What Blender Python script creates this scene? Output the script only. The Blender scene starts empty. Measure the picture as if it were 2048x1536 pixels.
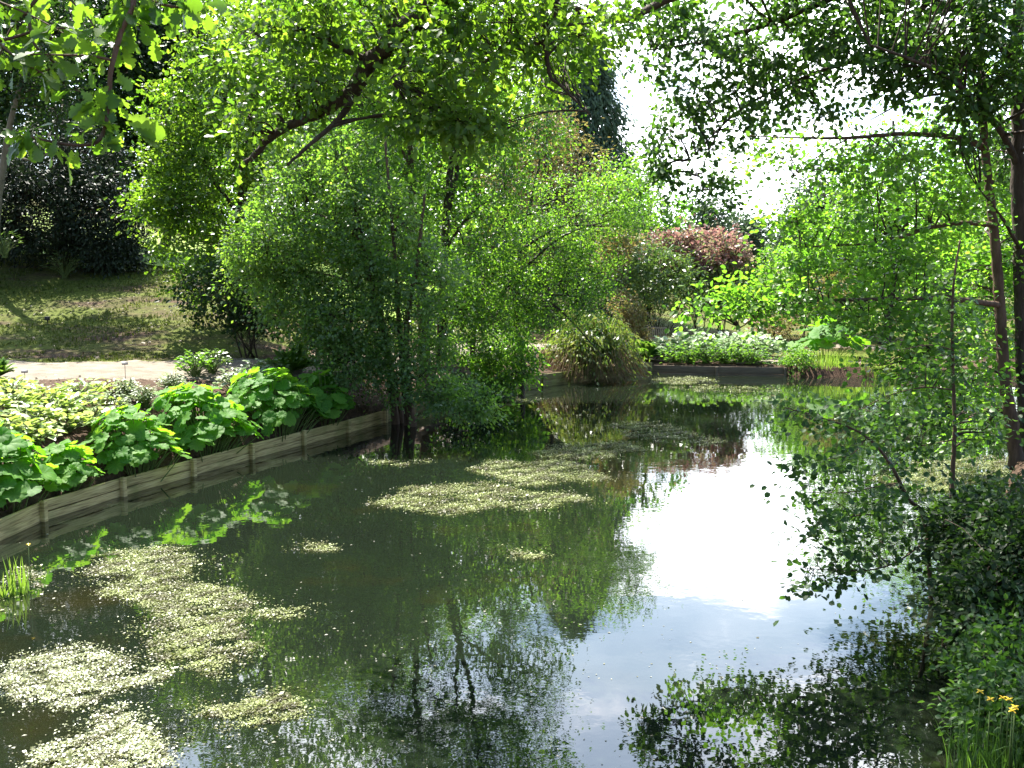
import bpy, math, random
import numpy as np
from mathutils import Vector

rng = np.random.default_rng(7)
random.seed(7)
S = bpy.context.scene
COL = S.collection
R = math.radians

# ------------------------------------------------------------------ camera, sky, sun, exposure
F, CX, CY = 1967.0, 1024.0, 768.0           # focal length in photo pixels
CAM = np.array([0.0, 0.0, 3.8])
PITCH = R(6.18)
cam = bpy.data.objects.new('camera', bpy.data.cameras.new('camera'))
COL.objects.link(cam)
cam.location = CAM
cam.rotation_euler = (R(90) - PITCH, 0, 0)
cam.data.sensor_width = 36
cam.data.lens = F / 2048 * 36
cam.data.clip_start = 0.05
cam.data.clip_end = 2000
S.camera = cam

SUN_EL, SUN_AZ = R(57), R(-33)              # azimuth from +Y (the view direction), negative = to the left
world = bpy.data.worlds.new('World')
S.world = world
world.use_nodes = True
wn, wl = world.node_tree.nodes, world.node_tree.links
wn.clear()
wo = wn.new('ShaderNodeOutputWorld')
bg = wn.new('ShaderNodeBackground')
sky = wn.new('ShaderNodeTexSky')
sky.sky_type = 'NISHITA'
sky.sun_disc = False
sky.sun_elevation = SUN_EL
sky.sun_rotation = SUN_AZ
sky.air_density = 1.0
sky.dust_density = 1.5
tc = wn.new('ShaderNodeTexCoord')
mp = wn.new('ShaderNodeMapping')
mp.inputs['Scale'].default_value = (1.5, 1.5, 3.6)
mp.inputs['Location'].default_value = (0.35, 0.1, 0.0)
nz = wn.new('ShaderNodeTexNoise')
nz.inputs['Scale'].default_value = 2.2
nz.inputs['Detail'].default_value = 8
nz.inputs['Roughness'].default_value = 0.55
cr = wn.new('ShaderNodeValToRGB')
for _p, _v in ((0.0, 0.0), (0.40, 0.08), (0.46, 0.32), (0.56, 0.42), (0.68, 1.0)):   # thin veil, then bright cumulus
    _e = cr.color_ramp.elements.new(_p) if _p not in (0.0,) else cr.color_ramp.elements[0]
    _e.position = _p; _e.color = (_v, _v, _v, 1)
cr.color_ramp.elements.remove(cr.color_ramp.elements[-1])
mix = wn.new('ShaderNodeMix')
mix.data_type = 'RGBA'
c2 = wn.new('ShaderNodeValToRGB')                 # thin cloud stays bluish, thick cloud is white
c2.color_ramp.elements[0].position = 0.05; c2.color_ramp.elements[0].color = (.42, .70, 1.0, 1)
c2.color_ramp.elements[1].position = 0.6; c2.color_ramp.elements[1].color = (.95, .97, 1.0, 1)
cm = wn.new('ShaderNodeMix'); cm.data_type = 'RGBA'; cm.blend_type = 'MULTIPLY'; cm.inputs[0].default_value = 1
cm.inputs[7].default_value = (22.0, 22.4, 23.2, 1)   # cloud brightness beside the physical sky
wl.new(c2.outputs[0], cm.inputs[6]); wl.new(cm.outputs[2], mix.inputs[7])
wl.new(tc.outputs['Generated'], mp.inputs[0])
wl.new(mp.outputs[0], nz.inputs['Vector'])
sx = wn.new('ShaderNodeSeparateXYZ')
ma = wn.new('ShaderNodeMath'); ma.operation = 'MULTIPLY_ADD'
ma.inputs[1].default_value = 0.42; ma.inputs[2].default_value = -0.30
ad = wn.new('ShaderNodeMath'); ad.operation = 'ADD'
wl.new(tc.outputs['Generated'], sx.inputs[0])
wl.new(sx.outputs['Y'], ma.inputs[0])          # the cloud bank lies ahead, overhead is clear
wl.new(nz.outputs['Fac'], ad.inputs[0]); wl.new(ma.outputs[0], ad.inputs[1])
wl.new(ad.outputs[0], cr.inputs[0])
wl.new(cr.outputs[0], mix.inputs[0]); wl.new(cr.outputs[0], c2.inputs[0])
wl.new(sky.outputs[0], mix.inputs[6])
wl.new(mix.outputs[2], bg.inputs['Color'])
bg.inputs['Strength'].default_value = 0.075
wl.new(bg.outputs[0], wo.inputs[0])

sun_l = bpy.data.lights.new('sun', 'SUN')
sun_l.energy = 5.0
sun_l.angle = R(0.53)
sun_l.color = (1.0, 0.95, 0.86)
sun = bpy.data.objects.new('sun', sun_l)
COL.objects.link(sun)
sd_ = Vector((math.sin(SUN_AZ) * math.cos(SUN_EL), math.cos(SUN_AZ) * math.cos(SUN_EL), math.sin(SUN_EL)))
sun.rotation_euler = sd_.to_track_quat('Z', 'Y').to_euler()
SUND = np.array(sd_)

S.view_settings.view_transform = 'Standard'
S.view_settings.look = 'None'
S.view_settings.exposure = 2.2
S.view_settings.gamma = 1.0
S.render.engine = 'CYCLES'
cy = S.cycles
cy.max_bounces = 8
cy.diffuse_bounces = 5
cy.glossy_bounces = 3
cy.transmission_bounces = 4
cy.transparent_max_bounces = 4
cy.caustics_reflective = False
cy.caustics_refractive = False
cy.sample_clamp_indirect = 6
cy.use_denoising = True
cy.denoiser = 'OPENIMAGEDENOISE'
cy.denoising_prefilter = 'ACCURATE'

# ------------------------------------------------------------------ photo pixel -> world
_f = np.array([0, math.cos(PITCH), -math.sin(PITCH)])
_u = np.array([0, math.sin(PITCH), math.cos(PITCH)])
_r = np.array([1.0, 0, 0])
def ray(px, py):
    return _f + (px - CX) / F * _r + (CY - py) / F * _u
def P(px, py, d):
    v = ray(px, py)
    return CAM + v * (d / v[1])
def W(px, py, z=0.0):
    v = ray(px, py)
    return CAM + v * ((z - CAM[2]) / v[2])
def MP(px, d):                                # photo pixels to metres at depth d
    return px / F * d

# ------------------------------------------------------------------ tags
def tag(o, label=None, cat=None, group=None, kind=None):
    if label: o['label'] = label
    if cat: o['category'] = cat
    if group: o['group'] = group
    if kind: o['kind'] = kind
    return o
def empty(name, loc, label, cat, group=None):
    o = bpy.data.objects.new(name, None)
    COL.objects.link(o)
    o.location = [float(c) for c in loc]
    o.empty_display_size = 0.2
    return tag(o, label, cat, group)

# ------------------------------------------------------------------ mesh buffer
class Buf:
    def __init__(s):
        s.v = []; s.f = []; s.r = []; s.n = 0
    def add(s, verts, faces, rnd=None):
        """verts (n,3); faces (m,k) int array; rnd (m,) float per face"""
        verts = np.asarray(verts, float).reshape(-1, 3)
        faces = np.asarray(faces, np.int64)
        s.v.append(verts); s.f.append(faces + s.n)
        s.r.append(np.full(len(faces), 0.5) if rnd is None else np.asarray(rnd, float))
        s.n += len(verts)
    def tube(s, pts, r, sides=6, cap=True):
        pts = np.asarray(pts, float)
        r = np.broadcast_to(np.asarray(r, float), (len(pts),))
        t = np.gradient(pts, axis=0)
        t /= np.linalg.norm(t, axis=1, keepdims=True) + 1e-9
        ref = np.array([0.31, 0.17, 0.93]) if abs(t[0] @ np.array([0.31, 0.17, 0.93])) < 0.9 else np.array([1.0, 0, 0])
        a = np.cross(t, ref); a /= np.linalg.norm(a, axis=1, keepdims=True) + 1e-9
        b = np.cross(t, a)
        th = np.arange(sides) / sides * 2 * np.pi
        ring = pts[:, None] + r[:, None, None] * (np.cos(th)[None, :, None] * a[:, None] + np.sin(th)[None, :, None] * b[:, None])
        n = len(pts)
        i = np.arange(n - 1)[:, None] * sides; j = np.arange(sides)[None]; k = (j + 1) % sides
        fc = np.stack([i + j, i + k, i + sides + k, i + sides + j], -1).reshape(-1, 4)
        s.add(ring.reshape(-1, 3), fc)
        if cap:
            s.f.append(np.array([list(range(sides))[::-1]]) + s.n - n * sides); s.r.append(np.array([.5]))
            s.f.append(np.array([list(range(sides))]) + s.n - sides); s.r.append(np.array([.5]))
    def box(s, c, size, rot=None):
        x, y, z = np.asarray(size) / 2
        v = np.array([[-x,-y,-z],[x,-y,-z],[x,y,-z],[-x,y,-z],[-x,-y,z],[x,-y,z],[x,y,z],[-x,y,z]])
        if rot is not None: v = v @ np.asarray(rot).T
        s.add(v + np.asarray(c), [[0,3,2,1],[4,5,6,7],[0,1,5,4],[1,2,6,5],[2,3,7,6],[3,0,4,7]])
    def build(s, name, mat, parent=None, smooth=False, bevel=0):
        me = bpy.data.meshes.new(name)
        V = np.concatenate(s.v)
        if parent is not None:
            q = parent
            while q is not None:
                V = V - np.array(q.location); q = q.parent
        loops = np.concatenate([f.ravel() for f in s.f]).astype(np.int32)
        tot = np.concatenate([np.full(len(f), f.shape[1]) for f in s.f]).astype(np.int32)
        st = np.concatenate([[0], np.cumsum(tot)[:-1]]).astype(np.int32)
        me.vertices.add(len(V)); me.vertices.foreach_set('co', V.astype(np.float32).ravel())
        me.loops.add(len(loops)); me.loops.foreach_set('vertex_index', loops)
        me.polygons.add(len(tot)); me.polygons.foreach_set('loop_start', st); me.polygons.foreach_set('loop_total', tot)
        at = me.attributes.new('rnd', 'FLOAT', 'FACE')
        at.data.foreach_set('value', np.concatenate(s.r).astype(np.float32))
        if smooth: me.polygons.foreach_set('use_smooth', np.ones(len(tot), bool))
        me.update(calc_edges=True); me.validate()
        me.materials.append(mat)
        o = bpy.data.objects.new(name, me)
        COL.objects.link(o)
        if parent is not None: o.parent = parent
        if bevel:
            m = o.modifiers.new('bevel', 'BEVEL'); m.width = bevel; m.segments = 2
        return o

def smooth_poly(pts, n=8):
    """Catmull-Rom through points"""
    p = np.asarray(pts, float)
    if len(p) < 3:
        t = np.linspace(0, 1, n + 1)[:, None]
        return p[0] * (1 - t) + p[-1] * t
    q = np.vstack([2 * p[0] - p[1], p, 2 * p[-1] - p[-2]])
    out = []
    for i in range(len(p) - 1):
        a, b, c, d = q[i:i + 4]
        for t in np.arange(n) / n:
            out.append(0.5 * ((2 * b) + (c - a) * t + (2 * a - 5 * b + 4 * c - d) * t * t + (3 * b - a - 3 * c + d) * t ** 3))
    out.append(p[-1])
    return np.array(out)

# ------------------------------------------------------------------ materials
def newmat(name):
    m = bpy.data.materials.new(name)
    m.use_nodes = True
    nt = m.node_tree
    nt.nodes.clear()
    out = nt.nodes.new('ShaderNodeOutputMaterial')
    return m, nt.nodes, nt.links, out
def ramp(n, stops):
    r = n.new('ShaderNodeValToRGB')
    e = r.color_ramp.elements
    while len(e) < len(stops): e.new(0.5)
    for el, (p, c) in zip(e, stops):
        el.position = p; el.color = (*c, 1)
    return r
def leafmat(name, cols, tcols, trans=0.45, rough=0.42, spec=0.5):
    """cols / tcols: colours of single leaves (reflected / transmitted), picked leaf by leaf"""
    m, n, l, out = newmat(name)
    at = n.new('ShaderNodeAttribute'); at.attribute_name = 'rnd'
    k = len(cols)
    r1 = ramp(n, [(i / max(1, k - 1), c) for i, c in enumerate(cols)])
    r2 = ramp(n, [(i / max(1, k - 1), c) for i, c in enumerate(tcols)])
    pb = n.new('ShaderNodeBsdfPrincipled')
    pb.inputs['Roughness'].default_value = rough
    pb.inputs['Specular IOR Level'].default_value = spec
    tr = n.new('ShaderNodeBsdfTranslucent')
    mx = n.new('ShaderNodeMixShader'); mx.inputs[0].default_value = trans
    l.new(at.outputs['Fac'], r1.inputs[0]); l.new(at.outputs['Fac'], r2.inputs[0])
    l.new(r1.outputs[0], pb.inputs['Base Color']); l.new(r2.outputs[0], tr.inputs['Color'])
    l.new(pb.outputs[0], mx.inputs[1]); l.new(tr.outputs[0], mx.inputs[2])
    l.new(mx.outputs[0], out.inputs[0])
    return m
def noisemat(name, stops, scale=6, detail=6, rough=0.85, bump=0.3, stretch=(1, 1, 1), spec=0.3, bscale=None):
    m, n, l, out = newmat(name)
    tc = n.new('ShaderNodeTexCoord'); mp = n.new('ShaderNodeMapping')
    mp.inputs['Scale'].default_value = stretch
    nz = n.new('ShaderNodeTexNoise'); nz.inputs['Scale'].default_value = scale; nz.inputs['Detail'].default_value = detail
    nz.inputs['Roughness'].default_value = 0.65
    r = ramp(n, stops)
    pb = n.new('ShaderNodeBsdfPrincipled')
    pb.inputs['Roughness'].default_value = rough
    pb.inputs['Specular IOR Level'].default_value = spec
    l.new(tc.outputs['Object'], mp.inputs[0]); l.new(mp.outputs[0], nz.inputs['Vector'])
    l.new(nz.outputs['Fac'], r.inputs[0]); l.new(r.outputs[0], pb.inputs['Base Color'])
    if bump:
        nb = n.new('ShaderNodeTexNoise'); nb.inputs['Scale'].default_value = bscale or scale * 3; nb.inputs['Detail'].default_value = 5
        l.new(mp.outputs[0], nb.inputs['Vector'])
        b = n.new('ShaderNodeBump'); b.inputs['Strength'].default_value = bump; b.inputs['Distance'].default_value = 0.05
        l.new(nb.outputs['Fac'], b.inputs['Height']); l.new(b.outputs[0], pb.inputs['Normal'])
    l.new(pb.outputs[0], out.inputs[0])
    return m

M = {}
M['alder_leaf'] = leafmat('alder_leaf', [(.045,.085,.03),(.07,.125,.04),(.10,.16,.06)], [(.11,.28,.02),(.20,.42,.025),(.31,.54,.035)], .55, .36, .5)
M['grey_leaf'] = leafmat('grey_leaf', [(.07,.12,.05),(.11,.17,.07),(.16,.23,.10)], [(.15,.34,.03),(.24,.46,.035),(.35,.55,.05)], .55, .36, .5)
M['oak_leaf'] = leafmat('oak_leaf', [(.04,.085,.015),(.065,.125,.02),(.09,.16,.03)], [(.10,.24,.012),(.19,.36,.018),(.29,.46,.03)], .52, .4, .45)
M['bright_leaf'] = leafmat('bright_leaf', [(.06,.12,.02),(.09,.17,.03),(.13,.22,.045)], [(.12,.34,.02),(.20,.45,.025),(.30,.54,.04)], .55, .4, .45)
M['yellow_leaf'] = leafmat('yellow_leaf', [(.12,.17,.035),(.19,.23,.06),(.27,.27,.11)], [(.22,.33,.04),(.33,.40,.06),(.38,.38,.12)], .5, .45, .4)
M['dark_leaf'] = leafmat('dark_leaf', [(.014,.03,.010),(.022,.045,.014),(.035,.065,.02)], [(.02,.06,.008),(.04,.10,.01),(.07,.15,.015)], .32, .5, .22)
M['yew_leaf'] = leafmat('yew_leaf', [(.012,.022,.011),(.02,.032,.016),(.03,.048,.022)], [(.012,.025,.008),(.02,.04,.012),(.03,.06,.015)], .15, .55, .25)
M['bush_leaf'] = leafmat('bush_leaf', [(.025,.06,.014),(.04,.09,.02),(.06,.125,.03)], [(.05,.14,.012),(.09,.21,.018),(.15,.3,.03)], .4, .45, .3)
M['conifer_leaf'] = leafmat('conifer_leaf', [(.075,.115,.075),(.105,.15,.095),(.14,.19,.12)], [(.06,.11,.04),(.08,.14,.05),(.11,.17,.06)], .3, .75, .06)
M['rhodo_leaf'] = leafmat('rhodo_leaf', [(.05,.10,.03),(.09,.15,.05),(.15,.21,.08)], [(.08,.18,.02),(.14,.26,.03),(.22,.34,.06)], .35, .32, .6)
M['red_leaf'] = leafmat('red_leaf', [(.20,.085,.08),(.30,.16,.14),(.20,.23,.11)], [(.26,.10,.10),(.33,.18,.15),(.22,.30,.09)], .45, .45, .4)
M['tan_leaf'] = leafmat('tan_leaf', [(.14,.11,.045),(.24,.19,.08),(.20,.22,.07)], [(.16,.14,.04),(.26,.2,.06),(.22,.28,.05)], .4, .5, .3)
M['umbrella_leaf'] = leafmat('umbrella_leaf', [(.045,.14,.018),(.07,.19,.022),(.11,.24,.03)], [(.14,.42,.015),(.22,.52,.02),(.34,.58,.03)], .5, .6, .2)
M['hosta_leaf'] = leafmat('hosta_leaf', [(.16,.26,.06),(.24,.33,.11),(.40,.45,.22)], [(.28,.44,.05),(.38,.5,.08),(.42,.48,.16)], .4, .36, .6)
M['pale_leaf'] = leafmat('pale_leaf', [(.22,.30,.16),(.32,.38,.24),(.45,.48,.34)], [(.2,.3,.1),(.25,.33,.14),(.3,.36,.2)], .35, .45, .5)
M['white_leaf'] = leafmat('white_leaf', [(.10,.20,.06),(.22,.32,.15),(.55,.58,.46)], [(.18,.36,.06),(.3,.4,.2),(.4,.44,.3)], .35, .4, .5)
M['fern_leaf'] = leafmat('fern_leaf', [(.05,.12,.02),(.07,.16,.025),(.10,.2,.035)], [(.12,.28,.02),(.17,.36,.025),(.25,.42,.04)], .45, .5, .3)
M['reed_leaf'] = leafmat('reed_leaf', [(.10,.19,.03),(.15,.25,.04),(.22,.31,.06)], [(.2,.38,.03),(.28,.46,.04),(.36,.5,.06)], .45, .4, .5)
M['bamboo_leaf'] = leafmat('bamboo_leaf', [(.06,.11,.02),(.11,.16,.035),(.22,.22,.08)], [(.12,.22,.02),(.2,.3,.03),(.28,.28,.08)], .42, .4, .5)
M['dead_blade'] = leafmat('dead_blade', [(.09,.06,.035),(.15,.10,.055),(.24,.17,.09)], [(.08,.05,.02),(.12,.08,.03),(.18,.12,.05)], .25, .7, .2)
M['weed_leaf'] = leafmat('weed_leaf', [(.06,.055,.014),(.14,.16,.04),(.28,.32,.11)], [(.12,.14,.03),(.18,.22,.05),(.22,.27,.09)], .25, .45, .3)
M['weed_pale'] = leafmat('weed_pale', [(.10,.10,.035),(.22,.245,.10),(.40,.43,.25)], [(.14,.16,.04),(.22,.25,.08),(.28,.3,.14)], .25, .35, .6)  # paler copy of the weed leaf, white highlights put into its colour
M['debris'] = leafmat('debris', [(.06,.055,.03),(.14,.14,.08),(.30,.30,.24)], [(.1,.1,.04),(.15,.15,.06),(.2,.2,.1)], .15, .35, .6)
M['litter'] = leafmat('litter', [(.07,.05,.03),(.16,.12,.07),(.42,.38,.30)], [(.05,.04,.02),(.08,.06,.03),(.1,.08,.05)], .1, .6, .3)
M['turf'] = leafmat('turf', [(.04,.065,.012),(.06,.09,.016),(.09,.10,.025)], [(.07,.1,.01),(.1,.14,.015),(.12,.14,.02)], .35, .6, .2)
M['petal'] = leafmat('petal', [(.75,.50,.02),(.8,.58,.03)], [(.6,.45,.02),(.7,.5,.03)], .3, .4, .4)
M['bark'] = noisemat('bark', [(.3,(.03,.023,.018)),(.6,(.075,.058,.045)),(.8,(.13,.11,.09))], 9, 6, .9, .8, (1,1,.25), .2)
M['bark_warm'] = noisemat('bark_warm', [(.3,(.055,.035,.024)),(.6,(.12,.078,.052)),(.8,(.19,.13,.09))], 9, 6, .9, .7, (1,1,.25), .2)
M['bark_pale'] = noisemat('bark_pale', [(.3,(.10,.09,.06)),(.7,(.22,.19,.14))], 7, 6, .9, .6, (1,1,.3), .2)
M['twig'] = noisemat('twig', [(.3,(.03,.022,.016)),(.7,(.07,.052,.038))], 14, 4, .9, 0, (1,1,1), .2)
M['stem_green'] = noisemat('stem_green', [(.3,(.07,.12,.03)),(.7,(.13,.17,.05))], 14, 4, .6, 0)
M['stem_red'] = noisemat('stem_red', [(.3,(.10,.05,.03)),(.7,(.20,.11,.06))], 14, 4, .6, 0)
M['black'] = noisemat('black_plastic', [(.3,(.012,.012,.013)),(.7,(.03,.03,.032))], 20, 4, .5, 0)
M['bench_wood'] = noisemat('bench_wood', [(.3,(.22,.16,.12)),(.7,(.36,.28,.22))], 8, 6, .8, .2, (1,1,6))
M['green_metal'] = noisemat('green_metal', [(.3,(.01,.08,.05)),(.7,(.02,.14,.08))], 20, 3, .5, 0)

def timber_mat(name, wet):
    """grey-olive planks: grain along the board, green algae spreading in stains"""
    m, n, l, out = newmat(name)
    tc = n.new('ShaderNodeTexCoord')
    mp = n.new('ShaderNodeMapping'); mp.inputs['Scale'].default_value = (.8, .8, 14)
    n1 = n.new('ShaderNodeTexNoise'); n1.inputs['Scale'].default_value = 3; n1.inputs['Detail'].default_value = 8
    n2 = n.new('ShaderNodeTexNoise'); n2.inputs['Scale'].default_value = 1.4; n2.inputs['Detail'].default_value = 5
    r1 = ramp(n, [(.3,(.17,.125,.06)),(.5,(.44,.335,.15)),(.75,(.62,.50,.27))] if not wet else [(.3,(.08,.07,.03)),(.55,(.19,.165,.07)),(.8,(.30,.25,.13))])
    r2 = ramp(n, [(.52,(0,0,0)),(.72,(.8,.8,.8))])
    mx = n.new('ShaderNodeMix'); mx.data_type = 'RGBA'; mx.inputs[7].default_value = (.20,.21,.065,1)
    pb = n.new('ShaderNodeBsdfPrincipled'); pb.inputs['Roughness'].default_value = .8; pb.inputs['Specular IOR Level'].default_value = .3
    b = n.new('ShaderNodeBump'); b.inputs['Strength'].default_value = .35; b.inputs['Distance'].default_value = .02
    l.new(tc.outputs['Object'], mp.inputs[0]); l.new(mp.outputs[0], n1.inputs['Vector']); l.new(tc.outputs['Object'], n2.inputs['Vector'])
    l.new(n1.outputs['Fac'], r1.inputs[0]); l.new(n2.outputs['Fac'], r2.inputs[0])
    l.new(r2.outputs[0], mx.inputs[0]); l.new(r1.outputs[0], mx.inputs[6]); l.new(mx.outputs[2], pb.inputs['Base Color'])
    l.new(n1.outputs['Fac'], b.inputs['Height']); l.new(b.outputs[0], pb.inputs['Normal'])
    l.new(pb.outputs[0], out.inputs[0])
    return m
M['timber'] = timber_mat('timber', False)
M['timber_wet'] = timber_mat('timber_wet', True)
M['timber_far'] = noisemat('timber_far', [(.3,(.07,.055,.04)),(.6,(.15,.12,.085)),(.8,(.25,.2,.14))], 3, 7, .85, .3, (.6,.6,8))

def ground_mat():
    m, n, l, out = newmat('ground')
    tc = n.new('ShaderNodeTexCoord')
    mp = n.new('ShaderNodeMapping'); mp.inputs['Rotation'].default_value = (0, 0, R(32)); mp.inputs['Scale'].default_value = (.55, 1.5, 1)
    n1 = n.new('ShaderNodeTexNoise'); n1.inputs['Scale'].default_value = .5; n1.inputs['Detail'].default_value = 9; n1.inputs['Roughness'].default_value = .62
    n2 = n.new('ShaderNodeTexNoise'); n2.inputs['Scale'].default_value = 7; n2.inputs['Detail'].default_value = 8; n2.inputs['Roughness'].default_value = .7
    n3 = n.new('ShaderNodeTexNoise'); n3.inputs['Scale'].default_value = 30; n3.inputs['Detail'].default_value = 4
    soil = ramp(n, [(.3,(.03,.02,.014)),(.55,(.075,.048,.032)),(.75,(.15,.105,.07))])
    moss = ramp(n, [(.3,(.045,.06,.010)),(.55,(.085,.105,.018)),(.75,(.13,.14,.03))])
    msk = ramp(n, [(.38,(0,0,0)),(.54,(1,1,1))])
    mx = n.new('ShaderNodeMix'); mx.data_type = 'RGBA'
    pb = n.new('ShaderNodeBsdfPrincipled'); pb.inputs['Roughness'].default_value = .95; pb.inputs['Specular IOR Level'].default_value = .1
    b = n.new('ShaderNodeBump'); b.inputs['Strength'].default_value = .7; b.inputs['Distance'].default_value = .05
    at = n.new('ShaderNodeAttribute'); at.attribute_name = 'soil'
    mu = n.new('ShaderNodeMath'); mu.operation = 'MULTIPLY'
    l.new(tc.outputs['Object'], mp.inputs[0]); l.new(mp.outputs[0], n1.inputs['Vector'])
    l.new(tc.outputs['Object'], n2.inputs['Vector']); l.new(tc.outputs['Object'], n3.inputs['Vector'])
    l.new(n1.outputs['Fac'], msk.inputs[0]); l.new(n2.outputs['Fac'], soil.inputs[0]); l.new(n2.outputs['Fac'], moss.inputs[0])
    l.new(msk.outputs[0], mu.inputs[0]); l.new(at.outputs['Fac'], mu.inputs[1])
    l.new(mu.outputs[0], mx.inputs[0]); l.new(soil.outputs[0], mx.inputs[6]); l.new(moss.outputs[0], mx.inputs[7])
    l.new(mx.outputs[2], pb.inputs['Base Color'])
    l.new(n3.outputs['Fac'], b.inputs['Height']); l.new(b.outputs[0], pb.inputs['Normal'])
    l.new(pb.outputs[0], out.inputs[0])
    return m
M['ground'] = ground_mat()
M['path'] = noisemat('path_gravel', [(.3,(.10,.083,.062)),(.55,(.175,.148,.112)),(.75,(.25,.215,.165))], 2.2, 9, .9, .5, (1,1,1), .2, 40)
M['lawn'] = noisemat('lawn_grass', [(.3,(.14,.22,.03)),(.6,(.22,.31,.05)),(.8,(.3,.38,.08))], 3, 8, .8, .8, (1,1,1), .2, 30)
M['bed_silt'] = noisemat('bed_silt', [(.3,(.03,.03,.02)),(.7,(.06,.055,.035))], 2, 5, .9, 0)

def water_mat():
    m, n, l, out = newmat('pond_water')
    tc = n.new('ShaderNodeTexCoord')
    n1 = n.new('ShaderNodeTexNoise'); n1.inputs['Scale'].default_value = .32; n1.inputs['Detail'].default_value = 6; n1.inputs['Roughness'].default_value = .6
    r1 = ramp(n, [(.35,(.0060,.0085,.0055)),(.55,(.0065,.010,.0055)),(.66,(.011,.0115,.0045)),(.75,(.014,.013,.004))])
    df = n.new('ShaderNodeBsdfDiffuse')
    gl = n.new('ShaderNodeBsdfGlossy'); gl.inputs['Roughness'].default_value = .012
    gl.inputs['Color'].default_value = (1, 1, 1, 1)
    fr = n.new('ShaderNodeFresnel'); fr.inputs['IOR'].default_value = 1.68
    mx = n.new('ShaderNodeMixShader')
    mp = n.new('ShaderNodeMapping'); mp.inputs['Scale'].default_value = (1, 1, 1)
    w1 = n.new('ShaderNodeTexNoise'); w1.inputs['Scale'].default_value = 3.2; w1.inputs['Detail'].default_value = 3
    w2 = n.new('ShaderNodeTexNoise'); w2.inputs['Scale'].default_value = .45; w2.inputs['Detail'].default_value = 2
    r2 = ramp(n, [(.4,(.15,.15,.15)),(.65,(1,1,1))])
    mu = n.new('ShaderNodeMath'); mu.operation = 'MULTIPLY'
    b = n.new('ShaderNodeBump'); b.inputs['Strength'].default_value = 1.0; b.inputs['Distance'].default_value = .0028
    l.new(tc.outputs['Object'], n1.inputs['Vector']); l.new(n1.outputs['Fac'], r1.inputs[0]); l.new(r1.outputs[0], df.inputs['Color'])
    l.new(tc.outputs['Object'], mp.inputs[0]); l.new(mp.outputs[0], w1.inputs['Vector']); l.new(mp.outputs[0], w2.inputs['Vector'])
    l.new(w2.outputs['Fac'], r2.inputs[0]); l.new(w1.outputs['Fac'], mu.inputs[0]); l.new(r2.outputs[0], mu.inputs[1])
    l.new(mu.outputs[0], b.inputs['Height'])
    l.new(b.outputs[0], gl.inputs['Normal']); l.new(b.outputs[0], fr.inputs['Normal'])
    l.new(fr.outputs[0], mx.inputs[0]); l.new(df.outputs[0], mx.inputs[1]); l.new(gl.outputs[0], mx.inputs[2])
    l.new(mx.outputs[0], out.inputs[0])
    return m
M['water'] = water_mat()

# ------------------------------------------------------------------ terrain
def xy(p): return (float(p[0]), float(p[1]))
EDGE_PX = [(-60,1110),(0,1075),(160,1015),(310,975),(440,935),(540,908),(625,885),(710,862),(770,845)]
EDGE = [xy(W(*p)) for p in EDGE_PX]
FARW = [xy(W(*p)) for p in [(1300,747),(1390,750),(1480,751),(1570,752)]]
SHORE = ([(-11.5,1.0),(-10.4,6.0),(-9.4,10)] + EDGE + [(-2.6,27.6),(-1.8,30),(-.4,32),(1.2,34.2),(3.2,36.6)] + FARW +
         [(11.6,37.3),(17,37),(24,36),(32,34),(34,30),(24,27),(14,23.2),(9.9,19.5),(8.6,17.2),(7.2,14.2),(5.8,11.6),(4.6,9.3),(3.9,7.6),(3.4,5),(3.0,1.0)])
SH = np.array(SHORE)
def shore_sd(x, y):
    """signed distance: positive on land"""
    x = np.atleast_1d(np.asarray(x, float)); y = np.atleast_1d(np.asarray(y, float))
    p = np.stack([x.ravel(), y.ravel()], -1)
    a, b = SH, np.roll(SH, -1, 0)
    best = np.full(len(p), 1e9); ins = np.zeros(len(p), bool)
    for i in range(len(a)):
        ab = b[i] - a[i]; ap = p - a[i]
        t = np.clip((ap @ ab) / (ab @ ab), 0, 1)
        best = np.minimum(best, np.linalg.norm(ap - t[:, None] * ab, axis=1))
        c = (a[i][1] > p[:, 1]) != (b[i][1] > p[:, 1])
        with np.errstate(divide='ignore', invalid='ignore'):
            xi = (b[i][0] - a[i][0]) * (p[:, 1] - a[i][1]) / (b[i][1] - a[i][1]) + a[i][0]
        ins ^= c & (p[:, 0] < xi)
    return np.where(ins, -best, best).reshape(x.shape)
CTRL = []
for q in SHORE: CTRL.append((q[0], q[1], .36))
def cp(px, py, d): CTRL.append(tuple(P(px, py, d)))
for q in [(0,650,30.5),(280,640,31),(480,645,30.7),(600,675,33),(0,505,40),(150,528,38),(290,545,37),(420,560,36),(560,612,37),
          (300,505,48),(300,488,56),(690,592,44),(690,560,54),(860,640,42),(1000,670,44),(1310,692,48),(1430,665,52),(1500,655,60),
          (1700,690,46),(1900,700,46),(1250,690,46),(1600,640,62)]: cp(*q)
for (a_, b_) in zip(EDGE[:-1], EDGE[1:]):                       # planted bank behind the edging
    t_ = np.array(b_) - np.array(a_); t_ /= np.linalg.norm(t_); m_ = (np.array(a_) + np.array(b_)) / 2
    for o_, z_ in ((.5, .58), (1.3, .92)): CTRL.append((m_[0] - t_[1]*o_, m_[1] + t_[0]*o_, z_))
CTRL += [(-16,20.5,1.5),(-11,21,1.5),(-8.7,22,1.48),(-7.3,24.2,1.42),(-5.5,25.6,1.34),(-4.2,28,1.25),(-2.9,32.5,1.05),(-16,23.7,1.56),(-11,24,1.56),(-8.5,24.8,1.53),(-6,26.8,1.44),(-4.8,29.2,1.34),
         (-16,27,1.68),(-11,27,1.66),(-8,27.4,1.62),(-6.3,28.5,1.56),(-5.6,30.2,1.5),(-22,24,1.7),(-22,28,2.1)]
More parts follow.
